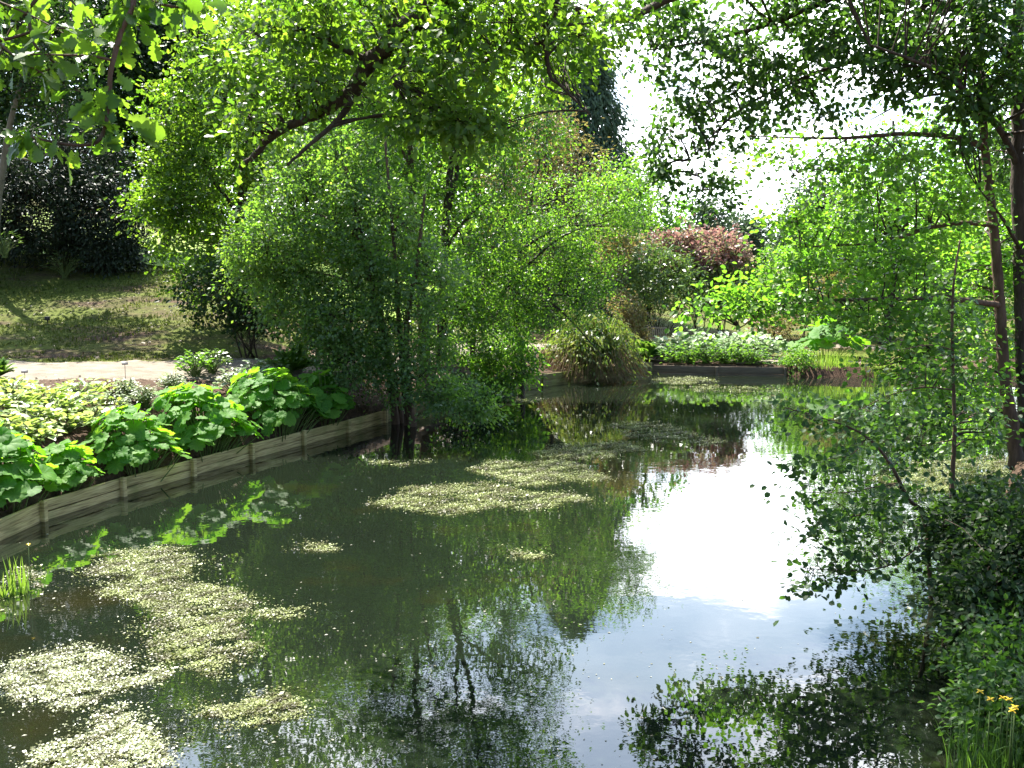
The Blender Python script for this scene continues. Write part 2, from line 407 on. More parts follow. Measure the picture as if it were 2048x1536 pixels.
CTRL += [(0,0,2.2),(0,-8,2.4),(6,0,2.2),(-16,0,2.0),(7,5,1.7),(8,9,1.6),(9.5,12,1.5),(11.5,15,1.3),(13,18,1.2),(18,20,1.5),(-16,12,2.0),
         (-30,20,3),(-30,40,7),(-30,70,9),(0,80,3.5),(30,80,3.5),(60,60,3),(60,20,3),(30,45,1.4),(-60,60,10),(0,130,6),(-60,130,10),(60,130,6),(40,25,2)]
CT = np.array(CTRL)
def _phi(d2): return np.sqrt(d2 + 1.5)
_A = _phi(((CT[:, None, :2] - CT[None, :, :2]) ** 2).sum(-1)) + np.eye(len(CT)) * 1e-3
_zm = 2.0
_wts = np.linalg.lstsq(_A, CT[:, 2] - _zm, rcond=None)[0]
def land_z(x, y):
    x = np.atleast_1d(np.asarray(x, float)); y = np.atleast_1d(np.asarray(y, float))
    p = np.stack([x.ravel(), y.ravel()], -1)
    z = np.concatenate([_phi(((c[:, None] - CT[None, :, :2]) ** 2).sum(-1)) @ _wts for c in np.array_split(p, max(1, len(p) // 20000 + 1))]) + _zm
    return np.clip(z, .31, 12).reshape(x.shape)
def TZ(x, y):
    """final ground height"""
    sd = shore_sd(x, y); z = land_z(x, y)
    t = np.clip((sd - .02) / .22, 0, 1)
    return -.7 + (z + .7) * t
def tz(x, y): return float(TZ(x, y)[0])
def ground_at(px, py, d0=10, d1=90):
    """where the photo ray meets the ground"""
    d = np.linspace(d0, d1, 900)
    v = ray(px, py); pts = CAM + v * (d / v[1])[:, None]
    below = pts[:, 2] < np.maximum(TZ(pts[:, 0], pts[:, 1]), 0)
    i = int(np.argmax(below)) if below.any() else len(d) - 1
    return np.array([pts[i, 0], pts[i, 1], tz(pts[i, 0], pts[i, 1])])

gx = np.concatenate([[-400,-250,-160,-110,-80,-65,-55,-48,-42,-37,-33,-30,-27.5], np.arange(-26, 20, .25), np.arange(20, 36, .8), [38,42,47,55,65,80,110,160,250,400]])
gy = np.concatenate([[-120,-60,-30,-15,-8,-5,-3], np.arange(-2, 12, .5), np.arange(12, 50, .25), np.arange(50, 80, 1.0), [83,88,95,105,120,145,180,240,330,450]])
GX, GY = np.meshgrid(gx, gy)
gz = TZ(GX.ravel(), GY.ravel())
nX, nY = len(gx), len(gy)
ii = (np.arange(nY - 1)[:, None] * nX + np.arange(nX - 1)[None]).ravel()
b = Buf()
gzn = gz + np.where(shore_sd(GX.ravel(), GY.ravel()) > .6, rng.normal(0, .012, len(gz)), 0)
b.add(np.stack([GX.ravel(), GY.ravel(), gzn], -1), np.stack([ii, ii + 1, ii + nX + 1, ii + nX], -1))
ground = tag(b.build('ground', M['ground'], smooth=True), 'brown soil banks and mossy slope around the pond', 'ground', kind='structure')
sa = ground.data.attributes.new('soil', 'FLOAT', 'POINT')
PATHC = np.array([(-40,25),(-24,24),(-16,23.7),(-11,23.9),(-8.4,24.7),(-6,26.8),(-4.7,29.4),(-3.4,33),(-1.2,38),(2,42.5),(6,45.5),(11,46.5),(18,45),(30,44)], float)
PATHS = smooth_poly(PATHC, 14)
def path_dist(x, y):
    p = np.stack([np.ravel(x), np.ravel(y)], -1)
    out = np.full(len(p), 1e9)
    for q in PATHS: out = np.minimum(out, np.hypot(p[:, 0] - q[0], p[:, 1] - q[1]))
    return out
# planted beds between path and water are bare bark mulch, the slope is mossy
sdv = shore_sd(GX.ravel(), GY.ravel())
mossy = np.where((GY.ravel() > 24) & (sdv > 4.3), 1.0, 0.0)
sa.data.foreach_set('value', mossy.astype(np.float32))

def ribbon(center, width, off, jit=.12, nacross=7):
    c = smooth_poly(center, 40)
    t = np.gradient(c, axis=0); t /= np.linalg.norm(t, axis=1, keepdims=True)
    nrm = np.stack([-t[:, 1], t[:, 0]], -1)
    w = np.interp(np.linspace(0, 1, len(c)), np.linspace(0, 1, len(width)), width)
    s = np.linspace(-1, 1, nacross)
    k = np.arange(len(c))
    wob = 1 + jit * np.sin(k * .21) * np.sin(k * .067 + 1) + rng.normal(0, .015, len(c))
    pts = c[:, None] + nrm[:, None] * (s[None, :, None] * (w * wob / 2)[:, None, None])
    z = TZ(pts[..., 0].ravel(), pts[..., 1].ravel()).reshape(pts.shape[:2]) + off
    z[:, 0] -= .10; z[:, -1] -= .10
    V = np.concatenate([pts, z[..., None]], -1).reshape(-1, 3)
    i = (np.arange(len(c) - 1)[:, None] * nacross + np.arange(nacross - 1)[None]).ravel()
    return V, np.stack([i, i + 1, i + nacross + 1, i + nacross], -1)
b = Buf(); b.add(*ribbon(PATHC, [5.4,5.4,5.4,5.4,5.2,4.2,2.6,2.2,2.0,2.0,2.0,2.0,2.0,2.0,2.0,2.0], .03))
tag(b.build('path', M['path'], smooth=True), 'pale sandy footpath curving past the planted bank', 'path', kind='structure')

def lawn_patch(corners, n, name, label):
    c = np.array(corners); u = np.linspace(0, 1, n)
    U, V_ = np.meshgrid(u, u)
    p = ((1-U)*(1-V_))[..., None]*c[0] + (U*(1-V_))[..., None]*c[1] + (U*V_)[..., None]*c[2] + ((1-U)*V_)[..., None]*c[3]
    z = TZ(p[..., 0].ravel(), p[..., 1].ravel()) + .06
    i = (np.arange(n-1)[:, None]*n + np.arange(n-1)[None]).ravel()
    bb = Buf(); bb.add(np.concatenate([p.reshape(-1, 2), z[:, None]], 1), np.stack([i, i+1, i+n+1, i+n], -1))
    tag(bb.build(name, M['lawn'], smooth=True), label, 'lawn', kind='structure')
lawn_patch([(-34,40.5),(-4.5,39.5),(-2,62),(-34,62)], 60, 'lawn', 'bright sunlit lawn beyond the trees on the slope')

# pond water
b = Buf()
wx = np.linspace(-13, 36, 3); wy = np.linspace(.5, 40, 3)
b.add([[-14,.5,0],[37,.5,0],[37,41,0],[-14,41,0]], [[0,1,2,3]])
tag(b.build('water', M['water']), 'still murky pond water with reflections', 'water', kind='structure')

# ------------------------------------------------------------------ timber edging
def edging(name, label, pts, top, boards, post_every, mat, board_mats, off=0.0, post_h=.03, post_skip=()):
    base = pts[0]
    root = empty(name, (base[0], base[1], 0), label, 'timber edging')
    pts = np.array(pts)
    seg = np.linalg.norm(np.diff(pts, axis=0), axis=1); L = np.concatenate([[0], np.cumsum(seg)])
    n = max(2, int(round(L[-1] / post_every)))
    s = np.linspace(0, L[-1], n + 1)
    X = np.stack([np.interp(s, L, pts[:, 0]), np.interp(s, L, pts[:, 1])], -1)
    for k in range(n):
        a, c = X[k], X[k + 1]
        d = c - a; ln = np.linalg.norm(d); d /= ln
        rot = np.array([[d[0], -d[1], 0], [d[1], d[0], 0], [0, 0, 1]])
        h = (top + .25) / boards
        for j in range(boards):
            zc = top - h * (j + .5)
            bb = Buf()
            tilt = rng.normal(0, .003)
            bb.box((*((a + c) / 2 + np.array([-d[1], d[0]]) * (.03 + rng.normal(0, .004))), zc + rng.normal(0, .003)), (ln - .012, .045, h - .009), rot)
            bb.build('board', board_mats[j % len(board_mats)], root, bevel=.006)
    for k in range(n + 1):
        a = X[k]
        d = X[min(k + 1, n)] - X[max(k - 1, 0)]; d /= np.linalg.norm(d)
        rot = np.array([[d[0], -d[1], 0], [d[1], d[0], 0], [0, 0, 1]])
        bb = Buf()
        ph = top + .62 + rng.uniform(-.02, post_h)
        nrm = np.array([d[1], -d[0]])
        bb.box((*(a + nrm * .028), top + rng.uniform(-.01, post_h) - ph / 2), (.09, .085, ph), rot)
        bb.build('post', mat, root, bevel=.008)
    return root
edging('timber_edging', 'low weathered plank edging with square posts along the planted bank', EDGE, .315, 3, 1.95, M['timber'], [M['timber'], M['timber'], M['timber_wet']])
edging('timber_edging', 'brown plank edging in front of the white leaved plants at the far end', FARW[::1], .34, 2, 2.3, M['timber_far'], [M['timber_far']])
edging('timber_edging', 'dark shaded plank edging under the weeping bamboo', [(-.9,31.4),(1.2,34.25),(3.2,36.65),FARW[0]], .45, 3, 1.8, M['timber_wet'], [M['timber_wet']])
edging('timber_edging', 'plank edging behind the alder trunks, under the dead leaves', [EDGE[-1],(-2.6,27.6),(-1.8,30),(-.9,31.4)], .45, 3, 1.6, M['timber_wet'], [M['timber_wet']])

# ------------------------------------------------------------------ leaves
def unit(v): return v / (np.linalg.norm(v, axis=-1, keepdims=True) + 1e-9)
TPL = {}
TPL['diamond'] = (np.array([[0,0,0],[.5,.34,.06],[1,0,-.05],[.5,-.34,.06]]), [[0,1,2,3]])
TPL['narrow'] = (np.array([[0,0,0],[.45,.17,.03],[1,0,-.12],[.45,-.17,.03]]), [[0,1,2,3]])
TPL['round'] = (np.array([[0,0,0],[.28,.36,.08],[.72,.38,.07],[1,0,-.06],[.72,-.38,.07],[.28,-.36,.08]]), [[0,1,2,3],[0,3,4,5]])
TPL['ovate'] = (np.array([[0,0,0],[.3,.30,.07],[.65,.25,.05],[1,0,-.1],[.65,-.25,.05],[.3,-.30,.07]]), [[0,1,2,3],[0,3,4,5]])
_o = [(0,.03),(.10,.05),(.20,.14),(.27,.13),(.33,.09),(.42,.23),(.50,.25),(.54,.14),(.62,.30),(.72,.33),(.76,.20),(.85,.22),(.94,.14),(1.0,.0)]
_ov2 = [[x, y, .22 * y - .10 * x * x] for x, y in _o] + [[x, -y, .22 * y - .10 * x * x] for x, y in _o] + [[x, 0, -.10 * x * x] for x, y in _o]
_n = len(_o)
TPL['oak'] = (np.array(_ov2), [[2*_n+i, 2*_n+i+1, i+1, i] for i in range(_n-1)] + [[2*_n+i+1, 2*_n+i, _n+i, _n+i+1] for i in range(_n-1)])
# coarse oak leaf for mid distance
TPL['oaklite'] = (np.array([[0,0,0],[.35,.24,.05],[.5,.15,.03],[.75,.32,.05],[1,0,-.08],[.75,-.32,.05],[.5,-.15,.03],[.35,-.24,.05]]), [[0,1,2],[0,2,6],[0,6,7],[2,3,4],[2,4,6],[6,4,5]])

def put_leaves(buf, c, T, N, size, tpl, rnd):
    """c,T,N (n,3), size (n,)"""
    V, Fc = TPL[tpl]
    T = unit(T); B = unit(np.cross(N, T)); Nn = np.cross(T, B)
    p = (V[None, :, 0, None] * T[:, None] + V[None, :, 1, None] * B[:, None] + V[None, :, 2, None] * Nn[:, None]) * size[:, None, None] + c[:, None]
    n, k = len(c), len(V)
    ks = {}
    for f in Fc: ks.setdefault(len(f), []).append(f)
    base = buf.n
    first = True
    for L, fs in ks.items():
        fs = np.array(fs)
        idx = (np.arange(n)[:, None, None] * k + fs[None]).reshape(-1, L)
        if first:
            buf.add(p.reshape(-1, 3), idx, np.repeat(rnd, len(fs))); first = False
        else:
            buf.f.append(idx + base); buf.r.append(np.repeat(rnd, len(fs)))

def rand_dir(n):
    v = rng.normal(size=(n, 3)); return unit(v)

_ph = rng.uniform(0, 6.28, (6,)); _dr = rand_dir(6)
def blob_noise(p, s):
    v = sum(np.sin((p @ _dr[i]) * (1 + .35 * i) * 2 * np.pi / s + _ph[i]) for i in range(6))
    return v / 6

def cluster_points(ell, n, s=1.6, thr=-.12, shell=.35):
    """cluster centres inside an ellipsoid (c, r), thinned by noise so that gaps stay open"""
    c, r = ell
    out = np.zeros((0, 3))
    for _ in range(12):
        u = rand_dir(n * 2); q = rng.uniform(shell, 1.0, (n * 2, 1)) ** .55
        p = c + u * q * r
        p = p[blob_noise(p, s) > thr]
        out = np.vstack([out, p])
        if len(out) >= n: break
    return out[:n]

def leaf_clusters(buf, cl, per, spread, size, tpl, up=.8, flat=.45, droop=.15, size_var=.3):
    """sprays of leaves round every cluster centre"""
    n = len(cl) * per
    cc = np.repeat(cl, per, 0)
    spread = spread * .8
    ncl = unit(rand_dir(len(cl)) * .75 + np.array([0, 0, up]))                    # every spray is a tilted, flattish fan
    a1 = unit(np.cross(ncl, rand_dir(len(cl)))); a2 = np.cross(ncl, a1)
    NC, A1, A2 = (np.repeat(q, per, 0) for q in (ncl, a1, a2))
    ax = A1
    rs = np.repeat(rng.uniform(.55, 1.45, (len(cl), 1)), per, 0) * spread
    off = A1 * rng.normal(0, 1.25, (n, 1)) * rs + A2 * rng.normal(0, .75, (n, 1)) * rs + NC * rng.normal(0, flat * .55, (n, 1)) * rs
    p = cc + off
    T = unit(off + ax * .3 * spread + rand_dir(n) * spread * .9 - np.array([0, 0, droop * spread * 2]))
    Nr = unit(rand_dir(n) * .75 + NC)
    sz = size * rng.uniform(1 - size_var, 1 + size_var, n)
    hue = np.clip(np.repeat(rng.normal(.5, .24, len(cl)), per) + rng.normal(0, .2, n), 0, 1)
    put_leaves(buf, p, T, Nr, sz, tpl, hue)

def bend(a, c, k=5, sag=.1, wob=.06):
    t = np.linspace(0, 1, k)[:, None]
    L = np.linalg.norm(c - a)
    p = a * (1 - t) + c * t
    p += np.sin(t * np.pi) * (np.array([0, 0, 1]) * L * sag + rng.normal(0, wob * L, 3))
    return p

def px_path(pp):
    return np.array([P(*q) for q in pp])

def tree(name, label, cat, trunks, limbs, ells, leaf, size, mat, bark, base=None, per=16, spread=.3, dens=1.0, group=None,
         hubs=7, up=.8, thr=-.12, twig_r=.008, flat=.45, noise=1.6, droop=.15, twig_mat=None, sides=9):
    """trunks / limbs: lists of (points, r0, r1); ells: list of (centre, radii, number of sprays)"""
    if base is None: base = trunks[0][0][0]
    root = empty(name, base, label, cat, group)
    skel = []
    for pts, r0, r1 in trunks:
        s = smooth_poly(pts, 8); rr = np.linspace(r0, r1, len(s)); rr[0] *= 1.35; rr[1] *= 1.15
        s[1:-1] += rng.normal(0, r0 * .05, (len(s) - 2, 3))
        bb = Buf(); bb.tube(s, rr, sides); bb.build('trunk', bark, root, smooth=True)
        skel.append((s, rr))
    for pts, r0, r1 in limbs:
        s = smooth_poly(pts, 8); rr = np.linspace(r0, r1, len(s))
        s[1:-1] += rng.normal(0, r0 * .05, (len(s) - 2, 3))
        bb = Buf(); bb.tube(s, rr, 7); bb.build('limb', bark, root, smooth=True)
        skel.append((s, rr))
    SP = np.vstack([s[len(s) // 6:] for s, r in skel]); SR = np.concatenate([r[len(r) // 6:] for s, r in skel])
    lb, tb = Buf(), Buf()
    for c, r, n in ells:
        n = max(3, int(n * dens * 1.9))
        cl = cluster_points((np.asarray(c), np.asarray(r)), n, noise, thr - .1)
        if len(cl) == 0: continue
        h = cl[rng.choice(len(cl), min(hubs, len(cl)), replace=False)]
        h = np.asarray(c) + (h - np.asarray(c)) * .55
        ends = []
        for q in h:
            dd = np.linalg.norm(SP - q, axis=1) + np.maximum(0, SP[:, 2] - q[2]) * 1.2
            i = int(np.argmin(dd))
            r0 = min(SR[i] * .6, .012 + .011 * np.linalg.norm(SP[i] - q))
            bp = bend(SP[i], q, 7, .08)
            tb.tube(bp, np.linspace(max(r0, twig_r * 1.5), twig_r, 7), 5, False)
            ends.append(bp[2:])
        E = np.vstack(ends)
        for q in cl:
            i = int(np.argmin(np.linalg.norm(E - q, axis=1)))
            tb.tube(bend(E[i], q, 4, .06), np.linspace(twig_r, twig_r * .4, 4), 3, False)
        leaf_clusters(lb, cl, int(per * 1.35), spread, size, leaf, up, flat, droop)
    if tb.n: tb.build('branchwork', twig_mat or M['twig'], root, smooth=True)
    lb.build('crown', mat, root)
    return root

def E(px, py, d, rx, ry, rd, n):
    """ellipsoid from photo pixels at depth d"""
    return (P(px, py, d), np.array([MP(rx, d), rd, MP(ry, d)]), n)
def T(pp, r0, r1): return (px_path(pp), r0, r1)
def GT(px, py, d, pts, r0, r1):
    """trunk whose foot stands on the ground below pixel (px,py) at depth d"""
    a = P(px, py, d); a[2] = min(tz(a[0], a[1]), a[2]) - .15
    return (np.vstack([a, px_path(pts)]), r0, r1)
# ------------------------------------------------------------------ trees on the left bank
# multi-stemmed alder standing at the water's edge
st = [[(790,838,25.4),(772,700,25.3),(748,600,25.2),(725,480,25),(690,330,24.8)],
      [(803,838,25.6),(778,715,25.6),(760,610,25.7),(740,500,25.8),(735,330,26)],
      [(816,848,25.2),(806,740,25.2),(797,640,25.1),(790,520,25),(770,270,25)],
      [(824,850,25.0),(813,740,24.9),(815,640,24.8),(835,520,24.6),(850,380,24.5)]]
tr = []
for k, q in enumerate(st):
    pts = px_path(q); pts = np.vstack([pts[0] - [0, 0, .5], pts]); tr.append((pts, [.13,.10,.12,.14][k], .03))
tree('alder_tree', 'small leaved alder with four slender stems rising from the water edge', 'tree', tr,
     [T([(748,600,25.2),(690,560,25),(610,540,25)],.035,.012), T([(725,480,25),(640,430,25),(560,420,25)],.03,.01),
      T([(797,640,25.1),(740,690,24.8),(690,730,24.5)],.03,.01), T([(813,740,24.9),(850,770,24.2),(900,800,23.8),(960,820,23.4)],.02,.006)],
     [E(560,490,25,115,85,1.6,75),E(650,420,25.4,140,100,1.9,85),E(760,470,25.4,110,115,1.8,75),E(600,600,25,90,60,1.2,48),
      E(680,640,24.6,85,55,1.1,38),E(705,725,24.6,70,50,.9,48),E(640,660,25,60,45,.8,26),E(770,640,24.7,55,70,.9,26),E(850,705,24.6,55,60,.9,26),
      E(880,785,24,50,40,.7,20),E(955,805,23.4,38,36,.5,20),E(640,320,26,120,90,1.9,65),E(860,560,24.6,70,90,1.2,40),E(790,770,24.2,40,40,.5,12),
      E(730,560,24.8,60,60,1,22),E(505,540,25,60,50,1,24)],
     'diamond', .092, M['grey_leaf'], M['bark_warm'], per=26, spread=.27, dens=1.35)

tree('alder_tree', 'tall alder with a thick straight brown trunk left of the darker trunk', 'tree',
     [GT(852,700,29,[(846,640,29),(838,540,29),(832,480,29),(824,380,29),(820,250,29),(822,60,29),(830,-160,29)],.19,.05)],
     [T([(832,480,29),(780,420,28.6),(700,380,28)],.06,.015),T([(824,330,29),(760,250,28.5),(690,190,28)],.07,.015),T([(822,240,29),(890,160,28.6),(960,90,28)],.06,.015),T([(820,150,29),(750,60,29),(690,-20,29)],.05,.015)],
     [E(750,330,28.5,110,90,2,60),E(700,200,28.5,130,110,2.2,75),E(830,160,28.5,130,120,2.2,75),E(900,40,29,170,120,2.5,130),E(740,20,29,150,110,2.5,120),E(820,-150,29,220,140,3,150)],
     'diamond', .105, M['alder_leaf'], M['bark_warm'], per=22, spread=.34, group='tall alders behind the bank')
tree('alder_tree', 'tall alder with a dark trunk that forks high up', 'tree',
     [GT(880,695,29.6,[(884,640,29.6),(888,540,29.6),(892,440,29.6),(902,330,29.5),(928,240,29.5),(950,100,29.5),(960,-80,29.5)],.17,.05),],
     [T([(892,440,29.6),(915,330,29.7),(905,220,29.8),(900,80,29.8)],.09,.03),T([(890,500,29.6),(940,430,29.2),(1010,380,29)],.06,.015),T([(902,330,29.5),(980,270,29.2),(1070,240,29)],.06,.015),T([(895,410,29.6),(925,480,29.2),(935,540,29)],.035,.012)],
     [E(960,470,29.2,110,85,1.8,60),E(960,340,29.2,140,90,2,70),E(1050,270,29.5,100,70,2,45),E(1050,150,30,90,90,2.2,45),E(900,590,29.2,80,70,1.2,36),E(960,620,29,70,60,1.1,34),E(1010,-20,30,170,130,2.6,130)],
     'diamond', .105, M['alder_leaf'], M['bark'], per=22, spread=.34, group='tall alders behind the bank')
tree('alder_tree', 'spreading alder leaning right over the water above the weeping bamboo', 'tree',
     [GT(1042,800,31,[(1042,735,31),(1034,660,31),(1030,590,31),(1040,500,31),(1062,400,31),(1085,300,31)],.13,.03),
      GT(940,790,30.5,[(945,700,30.5),(960,600,30.5),(985,500,30.5),(1020,420,30.5)],.10,.03)],
     [T([(985,630,30.8),(1020,565,30.6),(1060,525,30.4),(1130,470,30.4),(1220,440,30.8)],.075,.015),
      T([(1034,640,31),(1090,602,30.4),(1140,640,30),(1185,690,29.6),(1215,720,29.4)],.04,.008),
      T([(1030,610,31),(1100,590,30.4),(1170,600,30),(1240,640,29.8)],.035,.008),
      T([(1040,500,31),(1120,455,31),(1200,452,31.4),(1290,455,32)],.045,.01),
      T([(1055,430,31),(1130,390,31),(1220,370,32)],.04,.01)],
     [E(1080,500,30.6,110,80,1.8,66),E(1160,545,30.8,85,65,1.6,48),E(1150,420,31.4,140,80,2,72),E(1250,400,32,100,80,1.8,55),E(1050,640,30,50,50,1,24),
      E(1010,735,29.7,70,50,.9,40),E(1130,620,30,90,45,1,34),E(1250,430,32.5,60,45,1.4,22),E(1000,560,30,80,60,1.2,36),E(940,700,29.6,70,60,1,34)],
     'diamond', .09, M['alder_leaf'], M['bark'], per=24, spread=.30)

# bright backlit oak on the slope
tree('oak_tree', 'bright yellow green oak standing on the mossy slope beside the path', 'tree',
     [GT(468,645,30.4,[(468,600,30.4),(470,540,30.4),(478,450,30.4),(492,330,30.4),(510,180,30.4),(520,0,30.4),(525,-150,30.4)],.22,.06)],
     [T([(474,500,30.4),(420,420,30.0),(340,385,29.4)],.07,.015),T([(480,430,30.4),(400,330,30.0),(330,250,29.4)],.08,.02),T([(492,330,30.4),(560,260,30.0),(620,200,29.4)],.07,.02),T([(505,220,30.4),(430,120,30.4),(380,40,30.2)],.07,.02)],
     [E(375,410,29.799999999999997,95,60,1.5,62),E(320,400,29.4,55,40,.9,26),E(400,490,29.799999999999997,95,55,1.3,50),E(430,320,29.9,110,80,1.8,75),E(370,235,29.9,80,70,1.5,45),E(480,200,29.9,120,90,2,80),E(430,90,29.9,90,90,1.9,60),
      E(560,330,29.9,90,80,1.6,48),E(570,90,30.4,130,110,2.2,70),E(480,-90,30.4,170,110,2.5,70),E(460,560,30.0,110,60,1.3,40),E(330,320,29.4,60,45,.9,26)],
     'oaklite', .15, M['oak_leaf'], M['bark'], per=18, spread=.34, dens=.75, thr=-.02)

# understorey shrubs at the foot of the oak and alders
def shrub(name, label, ells, leaf, size, mat, per=20, spread=.22, cat='shrub', group=None, noise=1.1, thr=-.3, up=.8, stemmat=None, nst=6, dens=1.0, droop=.15):
    c = np.mean([e[0] for e in ells], 0)
    lo = min(e[0][2] - e[1][2] for e in ells)
    g = tz(c[0], c[1]); base = np.array([c[0], c[1], min(g, lo) if g > 0 else g])
    trunks = []
    for k in range(nst):
        e = ells[k % len(ells)]
        top = e[0] + rand_dir(1)[0] * e[1] * .5
        b0 = base + np.array([rng.normal(0, .12), rng.normal(0, .12), -.1])
        trunks.append((bend(b0, top, 5, .05), .03, .008))
    root = empty(name, base, label, cat, group)
    sb, lb = Buf(), Buf()
    for p, a, z in trunks: sb.tube(p, np.linspace(a, z, len(p)), 5)
    for cc, r, n in ells:
        cl = cluster_points((cc, r), max(3, int(n * dens * 1.7)), noise, thr, .45)
        for q in cl[::3]:
            i = rng.integers(len(trunks)); s = trunks[i][0]
            sb.tube(bend(s[rng.integers(1, len(s))], q, 4, .06), np.linspace(.008, .003, 4), 3, False)
        leaf_clusters(lb, cl, per, spread, size, leaf, up, .5, droop)
    sb.build('stem', stemmat or M['twig'], root, smooth=True)
    lb.build('foliage', mat, root)
    return root
shrub('evergreen_shrub', 'dull green leafy shrub round the oak foot on the slope', [E(420,590,27,80,55,1,45),E(540,600,28,70,60,1.1,40),E(510,640,27.4,60,30,.7,26)], 'ovate', .13, M['dark_leaf'], 16, .26)
shrub('evergreen_shrub', 'dark low shrub between the alder stems and the path', [E(640,690,28,55,35,.8,34),E(745,690,27,50,40,.8,30)], 'ovate', .09, M['bush_leaf'], 18, .2)
shrub('laurel_shrub', 'glossy bright leafed shrub drooping to the water beside the weeping bamboo', [E(1030,720,30.4,50,55,.9,44),E(990,760,29.6,50,38,.7,34),E(930,745,29.4,40,40,.7,26)], 'narrow', .2, M['bright_leaf'], 12, .24, droop=.5)
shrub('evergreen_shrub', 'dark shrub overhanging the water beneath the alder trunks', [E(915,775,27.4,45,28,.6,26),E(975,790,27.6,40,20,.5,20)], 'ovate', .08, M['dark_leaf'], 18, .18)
shrub('evergreen_shrub', 'shadowy undergrowth shrub behind the two tall alder trunks', [E(800,640,33,120,60,1.4,50),E(950,650,34,110,65,1.5,50),E(650,600,35,70,40,1.2,30)], 'ovate', .12, M['bush_leaf'], 18, .3)

# ------------------------------------------------------------------ overhanging oak: limbs come in from above
ok_root = [(np.array([[4.6,-3.0,1.9],[4.4,-2.9,4.5],[3.9,-2.2,7.0],[3.0,0.5,8.6]]), .42, .22)]
o1 = np.vstack([[3.0,.5,8.6],[1.6,5.5,8.2],px_path([(900,-40,10.5),(862,15,10.8),(800,65,11),(742,125,11.2),(700,185,11.4),(640,225,11.6),(560,262,11.8),(480,335,12)])])
o2 = px_path([(712,170,11.4),(695,215,11.3),(670,245,11.2),(625,285,11),(575,330,10.8)])
o3 = np.vstack([[3.0,.5,8.6],[2.2,6,8.3],px_path([(1120,-30,10.5),(1108,10,10.6),(1092,55,10.7),(1086,85,10.8)])])
o4 = np.vstack([[3.0,.5,8.6],[4.5,6,8.2],px_path([(1420,-60,14),(1330,0,15),(1240,40,16),(1170,10,16.5)])])
tree('oak_tree', 'large overhanging oak reaching across the top of the view on thick dark limbs', 'tree', ok_root,
     [(o1,.20,.03),(o2,.05,.015),(o3,.11,.045),(px_path([(1088,70,10.8),(1100,150,10.9),(1120,170,11),(1180,230,11.2)]),.03,.008),(px_path([(1086,80,10.8),(1040,100,10.8),(980,90,10.9)]),.03,.008),
      (o4,.12,.03),(px_path([(800,65,11),(815,110,10.8),(780,160,10.6)]),.03,.008),(px_path([(742,125,11.2),(670,90,11),(600,60,11),(520,50,11)]),.04,.01)],
     [E(560,100,11.6,150,80,1.1,80),E(700,50,11.2,160,70,1.1,80),E(640,170,11.4,90,60,.8,40),E(890,130,10.8,120,90,1,75),E(1000,50,10.8,150,60,1,60),E(1100,70,11.4,120,60,1,50),
      E(860,230,10.8,90,45,.6,42),E(950,250,10.7,70,40,.5,30),E(1100,140,12.2,60,50,.9,24),E(1200,60,13,90,50,1,40),E(1330,-290,14,300,100,2.4,170),E(1600,-330,12,300,110,2.2,130),E(1260,-330,11.6,230,100,2.0,150),E(520,240,11.8,90,50,.7,24),E(800,-60,11,300,60,1.4,80)],  # the sprays far above the frame are unseen, added to shade the right bank bushes
     'oaklite', .105, M['oak_leaf'], M['bark'], per=11, spread=.2, noise=.9, thr=-.05, twig_r=.006, hubs=9, dens=.62, base=(4.6,-3.0,1.9))

# near sprays of lobed oak leaves, top left
nb = empty('oak_branch', P(-160,-60,4.6), 'near oak branch with large lobed leaves hanging into the top left corner', 'tree branch')
nbb = [(px_path([(-160,-60,4.6),(0,-40,4.5),(130,-20,4.4),(262,-10,4.3),(240,70,4.25),(222,140,4.2),(218,200,4.2),(208,262,4.15),(185,288,4.1),(130,288,4.1),(60,274,4.1),(40,272,4.1)]), .016, .004),
       (px_path([(100,-30,4.4),(60,20,4.4),(70,90,4.3),(110,130,4.3),(60,150,4.25)]), .010, .003),
       (px_path([(262,-10,4.3),(330,10,4.4),(400,20,4.5)]), .010, .003),(px_path([(222,120,4.2),(180,112,4.2),(120,110,4.2),(60,108,4.2)]), .007, .003),
       (px_path([(218,200,4.2),(185,190,4.2),(150,180,4.15)]), .005, .002),(px_path([(-160,-60,4.6),(-60,60,4.4),(0,80,4.3),(80,60,4.3),(170,55,4.3)]), .012, .003)]
lb = Buf()
for p, a, z in nbb:
    s = smooth_poly(p, 6); bb = Buf(); bb.tube(s, np.linspace(a, z, len(s)), 7); bb.build('limb', M['bark_warm'], nb, smooth=True)
def twig_leaves(p, n, spread=.075, size=.098, t0=.1):
    s_ = smooth_poly(p, 12); k = rng.integers(int(len(s_) * t0), len(s_), n)
    o = rand_dir(n) * rng.uniform(.3, 1.3, (n, 1)) * spread
    T_ = unit(o * 9 + rand_dir(n) * .5 + np.array([0, 0, -.45])); N_ = unit(rand_dir(n) * .9 + np.array([0, -.35, .7]))
    put_leaves(lb, s_[k] + o * .6, T_, N_, size * rng.uniform(.6, 1.2, n), 'oak', np.clip(rng.normal(.5, .24, n), 0, 1))
for (p, a, z), n in zip(nbb, (60, 26, 20, 14, 10, 40)): twig_leaves(p, n, .09 if n > 30 else .06)
twig_leaves(px_path([(130,288,4.1),(60,274,4.1),(40,272,4.1)]), 16, .06); twig_leaves(px_path([(208,262,4.15),(245,250,4.12),(262,262,4.1)]), 9, .04, .13)
